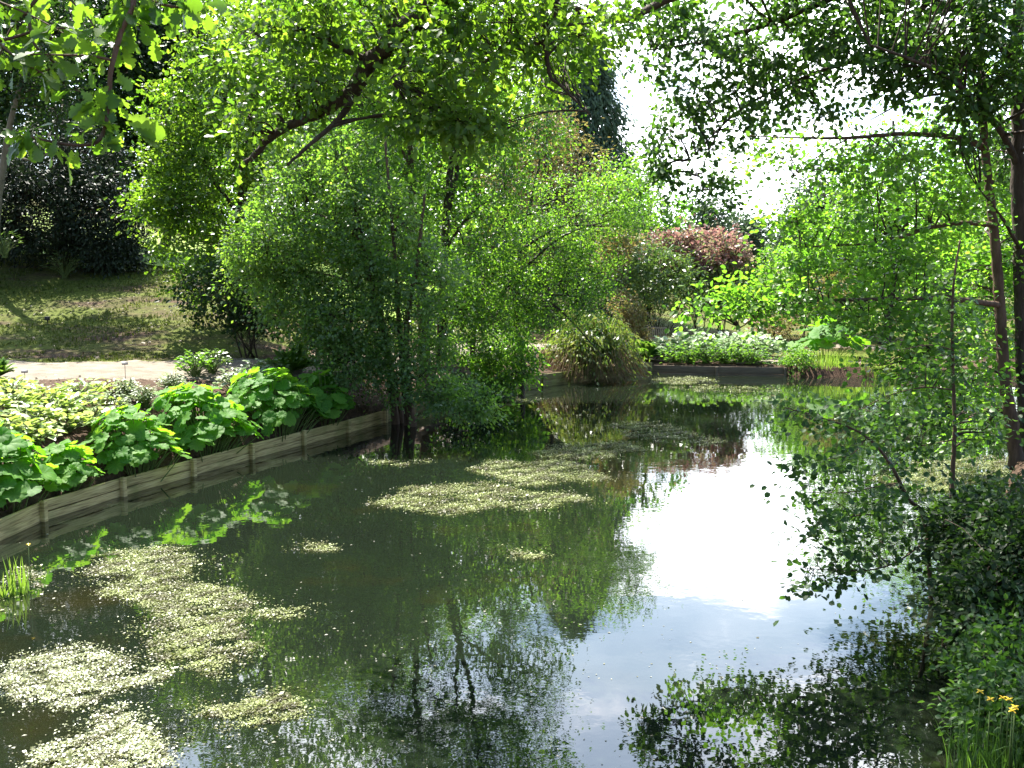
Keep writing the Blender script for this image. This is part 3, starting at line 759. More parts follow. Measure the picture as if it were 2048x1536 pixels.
for q in [[(-60,-20,4.4),(60,30,4.3),(150,80,4.2)],[(120,-20,4.4),(180,40,4.3),(200,90,4.25)],[(262,-10,4.3),(250,30,4.3),(300,60,4.35)],[(-20,70,4.3),(40,120,4.2),(110,160,4.2)],[(262,-10,4.3),(330,-20,4.4),(400,20,4.5)],[(60,20,4.4),(20,60,4.4),(-10,140,4.4)]]:
    p = px_path(q); bb = Buf(); s_ = smooth_poly(p, 6); bb.tube(s_, np.linspace(.006, .002, len(s_)), 5); bb.build('limb', M['bark_warm'], nb, smooth=True); twig_leaves(p, 22, .08)
lb.build('leaf_spray', M['oak_leaf'], nb)

# ------------------------------------------------------------------ right bank trees
tree('alder_tree', 'slim right bank alder holding long bare branches out over the pond', 'tree',
     [GT(2036,905,18,[(2020,830,18),(2008,740,18),(2000,600,18),(1988,460,18),(1972,310,18),(1962,170,18),(1955,-40,18)],.13,.05)],
     [T([(1970,298,18),(1945,284,17.8),(1900,274,17.6),(1800,268,17.2),(1700,276,16.9),(1600,276,16.7),(1500,272,16.5)],.07,.009),
      T([(1990,450,18),(1930,446,17.6),(1860,455,17.3),(1780,480,17),(1700,490,16.8),(1600,494,16.5)],.055,.009),
      T([(2000,610,18),(1950,604,17.4),(1880,596,17),(1800,598,16.8),(1700,600,16.5),(1620,603,16.3),(1540,620,16),(1480,655,15.8)],.06,.009),
      T([(1964,180,18),(1900,185,18),(1820,200,17.6),(1740,240,17.2)],.04,.01),T([(2005,700,18),(1940,690,17),(1860,710,16.4)],.03,.008),T([(1700,275,16.9),(1640,310,16.7),(1570,370,16.6)],.015,.005),T([(2015,800,18),(1950,830,17),(1890,860,16.4)],.025,.008)],
     [E(1600,330,16.6,110,45,.7,20),E(1760,330,17,110,60,.9,30),E(1880,400,17.4,90,80,1,36),E(1640,450,16.6,120,45,.7,26),E(1800,520,17,110,50,.9,36),E(1620,560,16.4,110,50,.7,24),E(1430,612,15.8,75,26,.5,12),E(1540,612,16,80,34,.6,18),
      E(1740,630,16.4,110,45,.8,28),E(1860,660,16.6,100,70,.9,44),E(1930,560,18.9,80,90,.8,40),E(1900,780,16.6,90,70,.8,36),E(1790,735,16,70,40,.6,14),E(1980,720,19,60,100,.7,46),E(2000,500,19,60,110,.7,40),E(1940,860,18.8,60,40,.6,20),E(1500,590,16,60,30,.5,14)],
     'round', .088, M['bright_leaf'], M['bark_warm'], per=15, spread=.27, noise=1.1, up=1.1, twig_r=.007, hubs=10, dens=.72, group='right bank alder pair')
tree('alder_tree', 'thicker dark trunked alder at the right edge with a heavy shaded canopy', 'tree',
     [GT(2062,915,18.4,[(2055,820,18.4),(2048,700,18.4),(2042,520,18.4),(2036,350,18.4),(2036,150,18.4),(2040,-100,18.4)],.18,.09)],
     [T([(2036,330,18.4),(2000,260,18),(1930,180,17),(1850,130,16),(1740,90,15)],.07,.015),T([(2036,150,18.4),(1980,60,18),(1860,0,18),(1700,-20,18.5)],.10,.03),T([(1860,0,18),(1760,100,18.2),(1620,150,18.6),(1480,220,19.5),(1380,320,20.5)],.06,.01),
      T([(1700,-20,18.5),(1560,40,18.6),(1420,80,19.4),(1300,100,20.5)],.07,.012),T([(1450,240,19.7),(1410,320,20.6),(1400,390,21)],.02,.006),T([(2042,500,18.4),(2000,430,17.5),(1960,380,17)],.04,.012)],
     [E(1400,130,20,120,90,1.3,62),E(1370,260,20.6,70,70,.9,34),E(1330,340,21,70,35,.7,18),E(1420,380,21,55,40,.6,20),E(1460,240,20,80,60,.9,30),E(1560,100,18.8,120,80,1.2,64),E(1620,190,18.6,110,50,.9,32),E(1720,70,17.6,110,70,1.1,56),
      E(1830,120,16.6,100,70,1,56),E(1900,60,17,110,80,1.2,60),E(1980,120,17.4,80,110,1.2,66),E(2020,290,19.4,50,90,.8,34),E(1940,250,17,60,70,.8,22),E(1330,30,20.5,110,60,1.2,40),E(1640,-10,18.6,200,60,1.5,70),E(1900,-60,18,180,60,1.5,70),E(1550,-260,16,330,110,2.2,110),E(2000,-260,15,300,130,2.2,90),E(2200,150,17,120,260,1.6,90)],  # unseen sprays above and right of the frame added to darken the bank bush
     'ovate', .125, M['bush_leaf'], M['bark'], per=19, spread=.25, noise=1.1, up=.8, thr=.0, dens=.48, hubs=12, twig_r=.009, group='right bank alder pair')
tree('alder_sapling', 'thin upright alder sapling with a lone reddish stem above the dark bush', 'sapling',
     [GT(1905,985,13.4,[(1906,930,13.4),(1909,850,13.4),(1906,740,13.4),(1904,650,13.4),(1908,560,13.4),(1920,480,13.5)],.035,.012)],
     [T([(1908,780,13.4),(1850,775,13.2),(1780,790,13),(1700,830,12.8)],.012,.004),T([(1906,880,13.4),(1850,890,13.2),(1790,900,13)],.010,.004),T([(1906,700,13.4),(1860,690,13),(1800,700,12.8)],.010,.004)],
     [E(1870,720,13.2,75,60,.5,30),E(1830,850,13,80,45,.5,30),E(1740,830,12.8,80,35,.4,24),E(1900,600,13.4,70,70,.5,24),E(1950,850,13.6,60,70,.5,24),E(1800,910,13,80,30,.4,18)],
     'round', .08, M['bush_leaf'], M['bark_warm'], per=10, spread=.18, noise=.8, up=1.0, twig_r=.004, dens=.42)
tree('alder_sapling', 'leaning sapling whose sparse leafy twigs spread low over the water', 'sapling',
     [GT(1880,1110,11,[(1852,1060,11),(1815,995,10.9),(1775,920,10.8),(1725,868,10.7),(1650,838,10.6),(1570,815,10.5)],.03,.006)],
     [T([(1800,965,10.9),(1745,975,10.7),(1690,985,10.5),(1610,985,10.3)],.009,.003),T([(1852,1060,11),(1790,1040,10.6),(1720,1030,10.3),(1640,1060,10),(1590,1095,9.9)],.011,.003),
      T([(1860,1075,11),(1800,1120,10.4),(1740,1140,10),(1660,1140,9.8),(1600,1135,9.7)],.011,.003),T([(1735,875,10.7),(1700,910,10.5),(1640,920,10.4)],.007,.003)],
     [E(1600,830,10.5,80,30,.3,22),E(1700,880,10.6,80,45,.35,26),E(1640,940,10.4,90,30,.3,22),E(1700,1000,10.4,100,30,.35,26),E(1660,1060,10,80,40,.35,26),E(1760,1090,10.3,90,50,.4,34),E(1690,1140,9.9,90,35,.35,26),E(1620,1165,9.7,50,30,.25,12),E(1780,960,10.8,60,60,.4,22)],
     'round', .07, M['bush_leaf'], M['bark_warm'], per=7, spread=.15, noise=.6, up=1.1, twig_r=.003, dens=.45)
shrub('viburnum_bush', 'dense dark green bush filling the right bank below the sapling', [E(2005,1050,10.6,100,80,.8,100),E(1955,1100,10,62,85,.7,75),E(2010,1180,9.2,100,105,.8,110),E(1965,1230,8.8,50,80,.6,55),E(2050,1100,9.6,90,150,.8,80),E(1905,1065,10.4,38,45,.5,24)],
      'ovate', .072, M['dark_leaf'], 20, .15, noise=.7, thr=-.2, nst=12)
shrub('bramble_bush', 'leafy green bramble spilling down the bank at bottom right', [E(2020,1330,7.8,100,90,.6,70),E(1990,1430,7.2,60,80,.45,44),E(2060,1450,6.8,90,110,.6,60)],
      'ovate', .06, M['bush_leaf'], 20, .13, noise=.6, thr=-.2, nst=8)
# ------------------------------------------------------------------ background: yew, conifer, woodland
tree('yew_tree', 'huge dark yew sweeping down to the slope at the left', 'tree',
     [GT(120,540,37.5,[(120,480,37.5),(125,380,37.5),(130,200,38)],.35,.1)], [T([(125,420,37.5),(60,380,37),(0,350,36.5)],.1,.04),T([(125,400,37.5),(190,360,37),(240,350,36.5)],.1,.04)],
     [E(90,420,37,130,110,2.6,170),E(200,440,37,85,100,2.2,120),E(120,320,38,130,80,2.6,110),E(-40,400,37,110,130,2.6,120),E(235,505,36.5,45,38,1.2,40)],
     'narrow', .17, M['yew_leaf'], M['bark'], per=34, spread=.42, noise=2.2, thr=-.35)
tree('leaning_tree', 'slender pale trunk leaning right in front of the dark yew', 'tree',
     [GT(-14,545,34,[(-8,450,34),(5,340,34),(22,240,34),(48,140,34),(70,40,34)],.16,.05)], [T([(15,300,34),(60,320,33.6),(110,300,33.4)],.05,.02)],
     [E(60,60,34,170,100,2.6,80),E(110,200,34,90,60,1.4,20),E(-120,-20,34,220,150,3.2,110)], 'ovate', .16, M['dark_leaf'], M['bark_pale'], per=22, spread=.42)  # crown enlarged beyond the left edge so that it shades the slope
def conifer(name, label, px, py_top, d, half_w, py_base, mat, size=.28, n=700, shape=1.0):
    top = P(px, py_top, d); base = P(px, py_base, d); base[2] = tz(base[0], base[1]) - .1
    H = top[2] - base[2]
    root = empty(name, base, label, 'tree')
    bb = Buf(); bb.tube(np.array([base, base + [0,0,H*.5], base + [0,0,H*.97]]), [.4,.22,.03], 8); bb.build('trunk', M['bark'], root, smooth=True)
    t = rng.uniform(0.0, .985, n) ** .8
    rad = MP(half_w, d) * (1 - t ** 1.6) ** shape * (1 + .12 * np.sin(t * 40) + rng.normal(0, .06, n))
    a = rng.uniform(0, 2*np.pi, n)
    cl = np.stack([base[0] + np.cos(a)*rad, base[1] + np.sin(a)*rad, base[2] + t*H], -1)
    tb = Buf()
    for q in cl[::4]:
        ax = np.array([base[0], base[1], q[2] - .6]); tb.tube(bend(ax, q, 3, .03), [.03,.02,.008], 3, False)
    tb.build('branchwork', M['twig'], root)
    lb = Buf()
    per = 26; nn = n * per
    c = np.repeat(cl, per, 0); out = np.repeat(np.stack([np.cos(a), np.sin(a), np.zeros(n)], -1), per, 0)
    p = c + rng.normal(0, .34, (nn, 3)) * np.array([1,1,1.2]) - out * np.abs(rng.normal(0, .4, (nn, 1)))
    put_leaves(lb, p, unit(out * .5 + np.array([0,0,-.8]) + rand_dir(nn) * .5), unit(out + rand_dir(nn) * .7), size * rng.uniform(.6, 1.3, nn), 'narrow', np.clip(np.repeat(rng.normal(.5,.2,n), per) + rng.normal(0,.15,nn), 0, 1))
    lb.build('crown', mat, root)
    return root
conifer('conifer_tree', 'tall narrow dark grey green conifer against the white sky', 1150, 40, 62, 128, 660, M['conifer_leaf'], n=1500, size=.36, shape=.62)

# prototype woodland trees, each kind copied with its own leaf mesh shared
def wood_tree(name, label, px, d, crown_top, crown_bot, half_w, mat, size, n=150, per=30, spread=.7, bark=None, group=None, noise=3.0, thr=-.18, leaf='ovate'):
    base = P(px, 640, d); base[2] = tz(base[0], base[1]) - .2
    zt, zb = P(px, crown_top, d)[2], max(P(px, crown_bot, d)[2], base[2] + .3)
    w = MP(half_w, d); h = zt - zb
    C = np.array([base[0], base[1], 0.])
    tp = np.array([base, base + [rng.normal(0,.3), 0, (zb-base[2])*.7+.5], [base[0]+rng.normal(0,.4), base[1], zb + h*.5], [base[0], base[1], zb + h*.9]])
    tp[:, 2] = np.maximum.accumulate(tp[:, 2] + np.arange(4)*.05)
    lim, ell = [], []
    for k in range(5):
        a = k * 2.4 + rng.uniform(0, 1); f = rng.uniform(.2, .75)
        c = C + np.array([math.cos(a)*w*.52, math.sin(a)*w*.52, zb + h*f])
        lim.append((np.array([tp[1]*.4+tp[2]*.6, (tp[2]+c)/2 + [0,0,.3], c]), .10, .03))
        ell.append((c, np.array([w*.55, w*.55, h*.30]), n // 6))
    ell.append((C + [0,0,zb + h*.72], np.array([w*.6, w*.6, h*.3]), n // 5)); ell.append((C + [0,0,zb + h*.3], np.array([w*.8, w*.8, h*.3]), n // 4))
    return tree(name, label, 'tree', [(tp, .28, .06)], lim, ell, leaf, size, mat, bark or M['bark'], per=per, spread=spread, noise=noise, thr=thr, hubs=5, group=group, twig_r=.015)
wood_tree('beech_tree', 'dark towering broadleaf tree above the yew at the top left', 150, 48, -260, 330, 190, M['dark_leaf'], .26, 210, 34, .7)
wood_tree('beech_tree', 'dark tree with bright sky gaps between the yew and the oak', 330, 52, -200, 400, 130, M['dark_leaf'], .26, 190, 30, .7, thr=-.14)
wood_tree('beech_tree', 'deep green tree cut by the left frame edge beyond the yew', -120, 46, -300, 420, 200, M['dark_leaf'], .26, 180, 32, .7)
wood_tree('lime_tree', 'sunlit green tree rising past the lawn behind the oak', 560, 60, -120, 470, 180, M['alder_leaf'], .26, 170, 28, .7)
wood_tree('lime_tree', 'mid green tree filling the gap behind the alder stems', 760, 56, -80, 500, 170, M['alder_leaf'], .25, 170, 28, .7)
wood_tree('lime_tree', 'bright green woodland tree behind the forked alder', 930, 58, 20, 560, 150, M['bright_leaf'], .25, 150, 28, .65)
wood_tree('willow_tree', 'yellowish tree with hanging leaves just left of the conifer', 1095, 50, 190, 520, 125, M['tan_leaf'], .22, 130, 28, .55, leaf='narrow')
wood_tree('lime_tree', 'rounded green tree standing below the conifer, above the red shrub', 1290, 56, 330, 600, 110, M['bright_leaf'], .22, 120, 28, .55)
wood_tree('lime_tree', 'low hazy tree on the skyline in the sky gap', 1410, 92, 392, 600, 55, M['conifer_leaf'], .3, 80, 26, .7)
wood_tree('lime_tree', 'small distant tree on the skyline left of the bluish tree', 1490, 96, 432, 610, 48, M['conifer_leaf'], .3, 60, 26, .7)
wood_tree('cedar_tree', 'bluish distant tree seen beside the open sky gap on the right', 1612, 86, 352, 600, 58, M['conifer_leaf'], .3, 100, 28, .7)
wood_tree('lime_tree', 'bright backlit tree across the pond behind the right bank branches', 1770, 48, 208, 600, 190, M['bright_leaf'], .2, 150, 24, .75, noise=2.0, thr=.06)
wood_tree('lime_tree', 'tall green tree at the right edge across the pond', 1990, 50, 100, 620, 150, M['bright_leaf'], .22, 130, 26, .75, noise=2.2, thr=.04)
wood_tree('lime_tree', 'green tree out past the right trunks on the far bank', 2180, 44, 80, 640, 170, M['alder_leaf'], .22, 120, 28, .55)
wood_tree('lime_tree', 'low yellow green tree behind the gunnera on the far bank', 1660, 52, 455, 650, 110, M['bright_leaf'], .2, 110, 28, .5, noise=2.0)
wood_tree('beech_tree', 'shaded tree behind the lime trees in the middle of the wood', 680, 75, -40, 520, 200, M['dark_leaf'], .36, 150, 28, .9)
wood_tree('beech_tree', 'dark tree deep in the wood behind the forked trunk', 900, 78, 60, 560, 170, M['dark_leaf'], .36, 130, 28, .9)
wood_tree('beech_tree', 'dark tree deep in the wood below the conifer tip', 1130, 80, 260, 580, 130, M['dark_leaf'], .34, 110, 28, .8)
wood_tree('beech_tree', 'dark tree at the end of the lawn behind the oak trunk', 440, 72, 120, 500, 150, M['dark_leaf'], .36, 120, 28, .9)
wood_tree('lime_tree', 'green hedge-like tree closing the far bank behind the reeds', 1850, 62, 400, 640, 180, M['alder_leaf'], .26, 130, 28, .6)

for px_, d_, ry_, lab_ in [(520,66,60,'hazel thicket at the far end of the lawn behind the oak trunk'),(690,68,64,'hazel thicket behind the slender alder stems past the lawn'),(860,64,64,'hazel thicket between the two tall alder trunks'),(1010,62,62,'hazel thicket behind the spreading alder'),(330,66,50,'hazel thicket left of the oak above the bright lawn')]:
    shrub('hazel_thicket', lab_, [E(px_,490,d_,95,ry_,2.2,90),E(px_+40,540,d_-2,80,40,1.8,50)], 'ovate', .26, M['alder_leaf'], 20, .6, noise=2.5, thr=-.3)
# far wood that closes the horizon
lb = Buf()
cl = []
for k in range(420):
    a = rng.uniform(-1.0, 1.0); d = rng.uniform(105, 150); x = a * d
    g = 3 + .02 * d
    pxk = CX + F * x / d
    hmax = 9 if 1330 < pxk < 1640 else 15
    cl.append([x, d, g + rng.uniform(0, 1) ** .7 * (hmax - 4) * (1 if x < 0 or pxk > 1640 else .8)])
leaf_clusters(lb, np.array(cl), 60, 1.6, .55, 'ovate')
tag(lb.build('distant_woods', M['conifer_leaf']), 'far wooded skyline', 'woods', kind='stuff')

# ------------------------------------------------------------------ far bank planting
shrub('rhododendron', 'big rounded rhododendron with pale green leaves beside the bench', [E(1310,560,48,85,72,1.8,110),E(1270,520,48,50,50,1.3,45),E(1365,580,48.5,60,50,1.4,50)], 'narrow', .22, M['rhodo_leaf'], 18, .32, thr=-.15, noise=1.8)
shrub('rhododendron', 'pale leaved rhododendron under the red shrub', [E(1430,565,49.5,60,38,1.3,46),E(1450,605,50,60,36,1.3,36)], 'narrow', .22, M['rhodo_leaf'], 18, .32, thr=-.15, noise=1.8)
shrub('maple_shrub', 'low spreading shrub with dusky red leaves', [E(1395,500,50.4,100,38,1.7,100),E(1455,525,50,45,32,1.2,44),E(1335,490,50.4,55,28,1.1,34),E(1400,535,49.8,70,28,1,30)], 'ovate', .2, M['red_leaf'], 18, .34, thr=-.2, noise=1.8)
shrub('azalea_shrub', 'cream and pink tinted shrub left of the rhododendron', [E(1240,478,44,40,30,1.0,30),E(1225,520,43.5,30,30,.9,22)], 'ovate', .18, M['tan_leaf'], 16, .3)
shrub('azalea_shrub', 'tan azalea beside the slatted bench', [E(1268,640,42.6,26,30,.8,30),E(1250,610,42,25,36,.8,26),E(1288,672,42.8,13,14,.5,10)], 'ovate', .12, M['tan_leaf'], 18, .22)
shrub('spirea_shrub', 'yellow green shrub hanging over the far bed', [E(1560,545,50,80,55,1.4,60),E(1500,590,50,80,45,1.2,52),E(1600,600,48,70,45,1.2,44)], 'ovate', .15, M['bright_leaf'], 17, .3, noise=1.5, thr=-.15)
shrub('astilbe_clump', 'pinkish tan plumes behind the gunnera', [E(1655,580,45,45,34,1,34),E(1560,650,46,30,24,.7,18)], 'narrow', .16, M['tan_leaf'], 18, .24)
shrub('spirea_shrub', 'rounded low shrub at the water edge left of the reeds', [E(1592,722,38.2,36,26,.7,44)], 'ovate', .10, M['fern_leaf'], 18, .2, cat='shrub')
shrub('maple_shrub', 'russet stemmed shrub in the dark behind the white plants', [E(1540,640,52,50,34,1.2,26)], 'ovate', .2, M['red_leaf'], 14, .32)

def leaf_mound(name, label, base, rad, h, n, size, tpl, mat, cat='plant', group=None, tilt=.9, stem=True, stem_mat=None, pitch=.55, low=.6):
    """a clump of stalked leaves arching out of one crown"""
    root = empty(name, base, label, cat, group)
    sb, lb = Buf(), Buf()
    a = rng.uniform(0, 2*np.pi, n); q = np.sqrt(rng.uniform(.03, 1, n))
    top = np.stack([np.cos(a)*rad*q, np.sin(a)*rad*q, h*(1 - .55*q*q)*rng.uniform(low,1.1,n)], -1) + base
    for k in range(n):
        if stem and (n < 80 or k % 2 == 0): sb.tube(bend(np.array(base) + rng.normal(0,.05,3)*[1,1,0], top[k], 4, .12, .02), [.008,.007,.006,.004], 4, False)
    out = np.stack([np.cos(a), np.sin(a), np.full(n, .25)], -1)
    put_leaves(lb, top, unit(out + rand_dir(n)*.5), unit(np.array([0,0,1.0]) + out*pitch + rand_dir(n)*.45), size*rng.uniform(.6,1.25,n), tpl, np.clip(rng.normal(.5,.25,n),0,1))
    if sb.n: sb.build('stem', stem_mat or M['stem_green'], root, smooth=True)
    lb.build('foliage', mat, root)
    return root
def gpt(px, py, d, margin=0.0):
    p = P(px, py, d)
    for _ in range(40):
        if shore_sd(p[0], p[1])[0] >= margin: break
        p[0] += -.1 if px < 1024 else .1
    p[2] = tz(p[0], p[1]); return p

# white leaved and leafy plants of the far bed
wl_ = ['white leaved clump at the bench end of the far bed','white leaved clump second from the bench','broad white leaved clump in the middle of the far bed','white leaved clump right of the middle in the far bed','white leaved clump below the cream flower spires','small white leaved clump at the paved end of the far bed']
for k, (px, d) in enumerate([(1345,42.6),(1385,42.4),(1425,42.8),(1465,42.2),(1500,42),(1530,41)]):
    leaf_mound('white_hosta', wl_[k], gpt(px, 715, d), .95, 1.0*rng.uniform(.8,1.15), 190, .26, 'round', M['white_leaf'], 'plant', 'white leaved plants in the far bed', low=.35)
gl_ = ['leafy green plant above the left end of the far edging','green plant second along the far edging','green plant third along the far edging','bushy green plant near the middle of the far edging','leafy green plant near the right of the far edging','last green plant on the far edging before the paving']
for k, (px, d) in enumerate([(1347,39.6),(1380,39.4),(1412,39.3),(1446,39.2),(1480,39.1),(1506,39)]):
    leaf_mound('leafy_plant', gl_[k], gpt(px, 728, d), .62, .8*rng.uniform(.75,1.15), 260, .16, 'ovate', M['fern_leaf'], 'plant', 'green plants along the far edging', low=.08)
zz = .47
bb = Buf()
for k_ in range(3):
    bb.box(np.array([9.3 + k_*.86, 39.6 + .12*k_, max(.42, tz(9.3 + k_*.86, 39.6)) + .02]), (.83, 1.6, .07))
tag(bb.build('pavement', M['path'], bevel=.01), 'pale paving at the end of the far bed', 'paving', kind='structure')
# flower spires
def spire(label, px, py_top, py_base, d):
    base = gpt(px, py_base, d); top = P(px, py_top, d); H = top[2] - base[2]
    root = empty('flower_spire', base, label, 'flower', 'cream flower spires')
    sb = Buf(); sb.tube(np.array([base, base + [0,0,H*.5], base + [.02,0,H]]), [.02,.016,.008], 5); sb.build('stem', M['stem_red'], root)
    lb = Buf(); n = 260
    t = rng.uniform(.45, 1, n); tier = np.round(t*9)/9; rr = .26*(1.05 - t)*1.6
    a = rng.uniform(0, 6.28, n)
    c = np.stack([base[0]+np.cos(a)*rr*rng.uniform(.3,1,n), base[1]+np.sin(a)*rr*rng.uniform(.3,1,n), base[2]+tier*H + rng.normal(0,.015,n)], -1)
    put_leaves(lb, c, rand_dir(n), unit(rand_dir(n)+[0,0,.8]), np.full(n,.09), 'diamond', rng.uniform(.5,1,n)); lb.build('blossom', M['white_leaf'], root)
spire('short cream flower spire, leftmost beyond the white plants', 1478, 657, 690, 45)
spire('middle cream flower spire against the dark shrubs', 1503, 655, 690, 45)
spire('tallest cream flower spire nearest the gunnera', 1522, 648, 690, 44.5)

# bench
def bench(base, rotz):
    root = empty('park_bench', base, 'weathered wooden slatted bench half hidden by the azalea', 'bench')
    root.rotation_euler = (0, 0, rotz)
    Wd, D = 1.5, .5
    def mk(name, boxes):
        bb = Buf()
        for c, s in boxes: bb.box(np.array(c) + np.array(base), s)
        return bb.build(name, M['bench_wood'], root, bevel=.005)
    for sx in (-1, 1):
        mk('leg', [((sx*(Wd/2-.04), -.22, .32), (.065,.065,.64))])
        mk('leg', [((sx*(Wd/2-.04), .22, .48), (.065,.065,.96))])
        mk('armrest', [((sx*(Wd/2-.04), -.02, .665), (.075,.56,.04))])
        mk('stretcher', [((sx*(Wd/2-.04), 0, .16), (.04,.38,.06))])
    mk('seat', [((0, -.22+.085*i, .44), (Wd-.02,.07,.028)) for i in range(5)])
    mk('backrest', [((0,.222,.93),(Wd-.15,.035,.075)),((0,.222,.52),(Wd-.15,.035,.06))] + [((-.62+.0886*i,.222,.715),(.05,.02,.33)) for i in range(15)])
bench(gpt(1301,692,45.5), R(-8))

# ferns
def fern(label, base, n, length, mat, group=None, up0=1.1):
    root = empty('fern', base, label, 'fern', group)
    sb, lb = Buf(), Buf()
    for k in range(n):
        a = rng.uniform(0, 6.28); L = length*rng.uniform(.7,1.1); el = rng.uniform(.55, up0+.3)
        t = np.linspace(0,1,9)
        d = np.array([math.cos(a), math.sin(a)])
        r = L*(np.sin(t*1.2)*math.cos(el)*1.1); z = L*(t*math.sin(el) - .35*t**2.5)
        p = np.stack([base[0]+d[0]*r, base[1]+d[1]*r, base[2]+z], -1)
        sb.tube(p, np.linspace(.007,.002,9), 3, False)
        m = 22; tt = np.linspace(.15,1,m); c = np.stack([np.interp(tt,t,p[:,i]) for i in range(3)],-1)
        tang = unit(np.gradient(c,axis=0)); side = unit(np.cross(tang,[0,0,1]))
        w = L*.24*np.sin(np.clip(1.15-tt*.95,0,1)*2.2)
        for sgn in (-1,1):
            put_leaves(lb, c, unit(side*sgn+tang*.5), unit(np.cross(side,tang)+rand_dir(m)*.2), w*rng.uniform(.85,1.1,m), 'narrow', np.full(m, rng.uniform(0.2,1)))
    sb.build('stem', M['stem_green'], root); lb.build('frond', mat, root)
fern('feathery bright fern beside the path under the alder', gpt(582,738,25.2), 34, 1.05, M['fern_leaf'])
fern('dark arching fern hanging over the end of the far edging', gpt(1290,728,40), 40, 1.25, M['fern_leaf'])
fern('sunlit fern tip at the left frame edge beside the path', gpt(-12,742,22), 26, .7, M['fern_leaf'])

# reeds / iris
def reeds(name, label, base, n, h, rad, mat, flowers=0, width=.03, lean=.22):
    root = empty(name, base, label, 'water plant')
    lb = Buf(); k = 6
    a = rng.uniform(0,6.28,n); q = np.sqrt(rng.uniform(0,1,n))*1.0
    bx = base[0]+np.cos(a)*q*rad[0]; by = base[1]+np.sin(a)*q*rad[1]
    t = np.linspace(0,1,k)
    for i in range(n):
        H = h*rng.uniform(.55,1.1); b_ = rng.uniform(0,6.28); ln = H*lean*abs(rng.normal(0,1)); w = width*rng.uniform(.6,1.2)
        mid = np.stack([bx[i]+math.cos(b_)*ln*t**2, by[i]+math.sin(b_)*ln*t**2, base[2]-.15+H*t-.12*H*t**3*min(1,ln/H*2)], -1)
        c = rng.uniform(0,6.28); s = np.array([math.cos(c),math.sin(c),0])*w/2
        ww = (1-t**2.2)[:,None]
        v = np.concatenate([mid-s*ww, mid+s*ww]); f = np.stack([np.arange(k-1),np.arange(1,k),np.arange(1,k)+k,np.arange(k-1)+k],-1)
        lb.add(v,f,np.full(k-1,rng.uniform(0,1)))
    lb.build('foliage', mat, root)
    for i in range(flowers):
        p = np.array([base[0]+rng.normal(0,rad[0]*.4), base[1]+rng.normal(0,rad[1]*.4), base[2]])
        fb = Buf(); top = p+[0,0,h*.95]; fb.tube(np.array([p,top]),[.006,.004],4); fb.build('stem',M['stem_green'],root)
        fb = Buf(); put_leaves(fb, np.repeat(top[None],6,0), unit(np.stack([np.cos(np.arange(6)*1.05),np.sin(np.arange(6)*1.05),np.array([.4,-.3]*3)],-1)), unit(rand_dir(6)*.2+[0,0,1]), np.full(6,.03), 'ovate', rng.uniform(0,1,6)); fb.build('blossom',M['petal'],root)
reeds('reed_clump','bright sunlit reeds standing in the water at the far bank', W(1665,752)*[1,1,0], 420, 1.15, (.95,.5), M['reed_leaf'], 0, .035)
reeds('reed_clump','shadier reed tuft between the bright reeds and the sapling', W(1760,754)*[1,1,0], 220, 1.1, (.8,.5), M['reed_leaf'], 0, .035)
reeds('yellow_iris','yellow flag iris growing out of the pond at the left edge', W(42,1186), 26, .62, (.14,.10), M['reed_leaf'], 1, .03, .16)
reeds('yellow_iris','cut off iris tuft in the water at the extreme left edge', W(-6,1195), 22, .5, (.14,.10), M['reed_leaf'], 0, .03, .3)
reeds('rush_tuft','blurred green rush tuft standing beneath the alder at the water edge', W(985,805), 90, .55, (.28,.2), M['fern_leaf'], 0, .012)

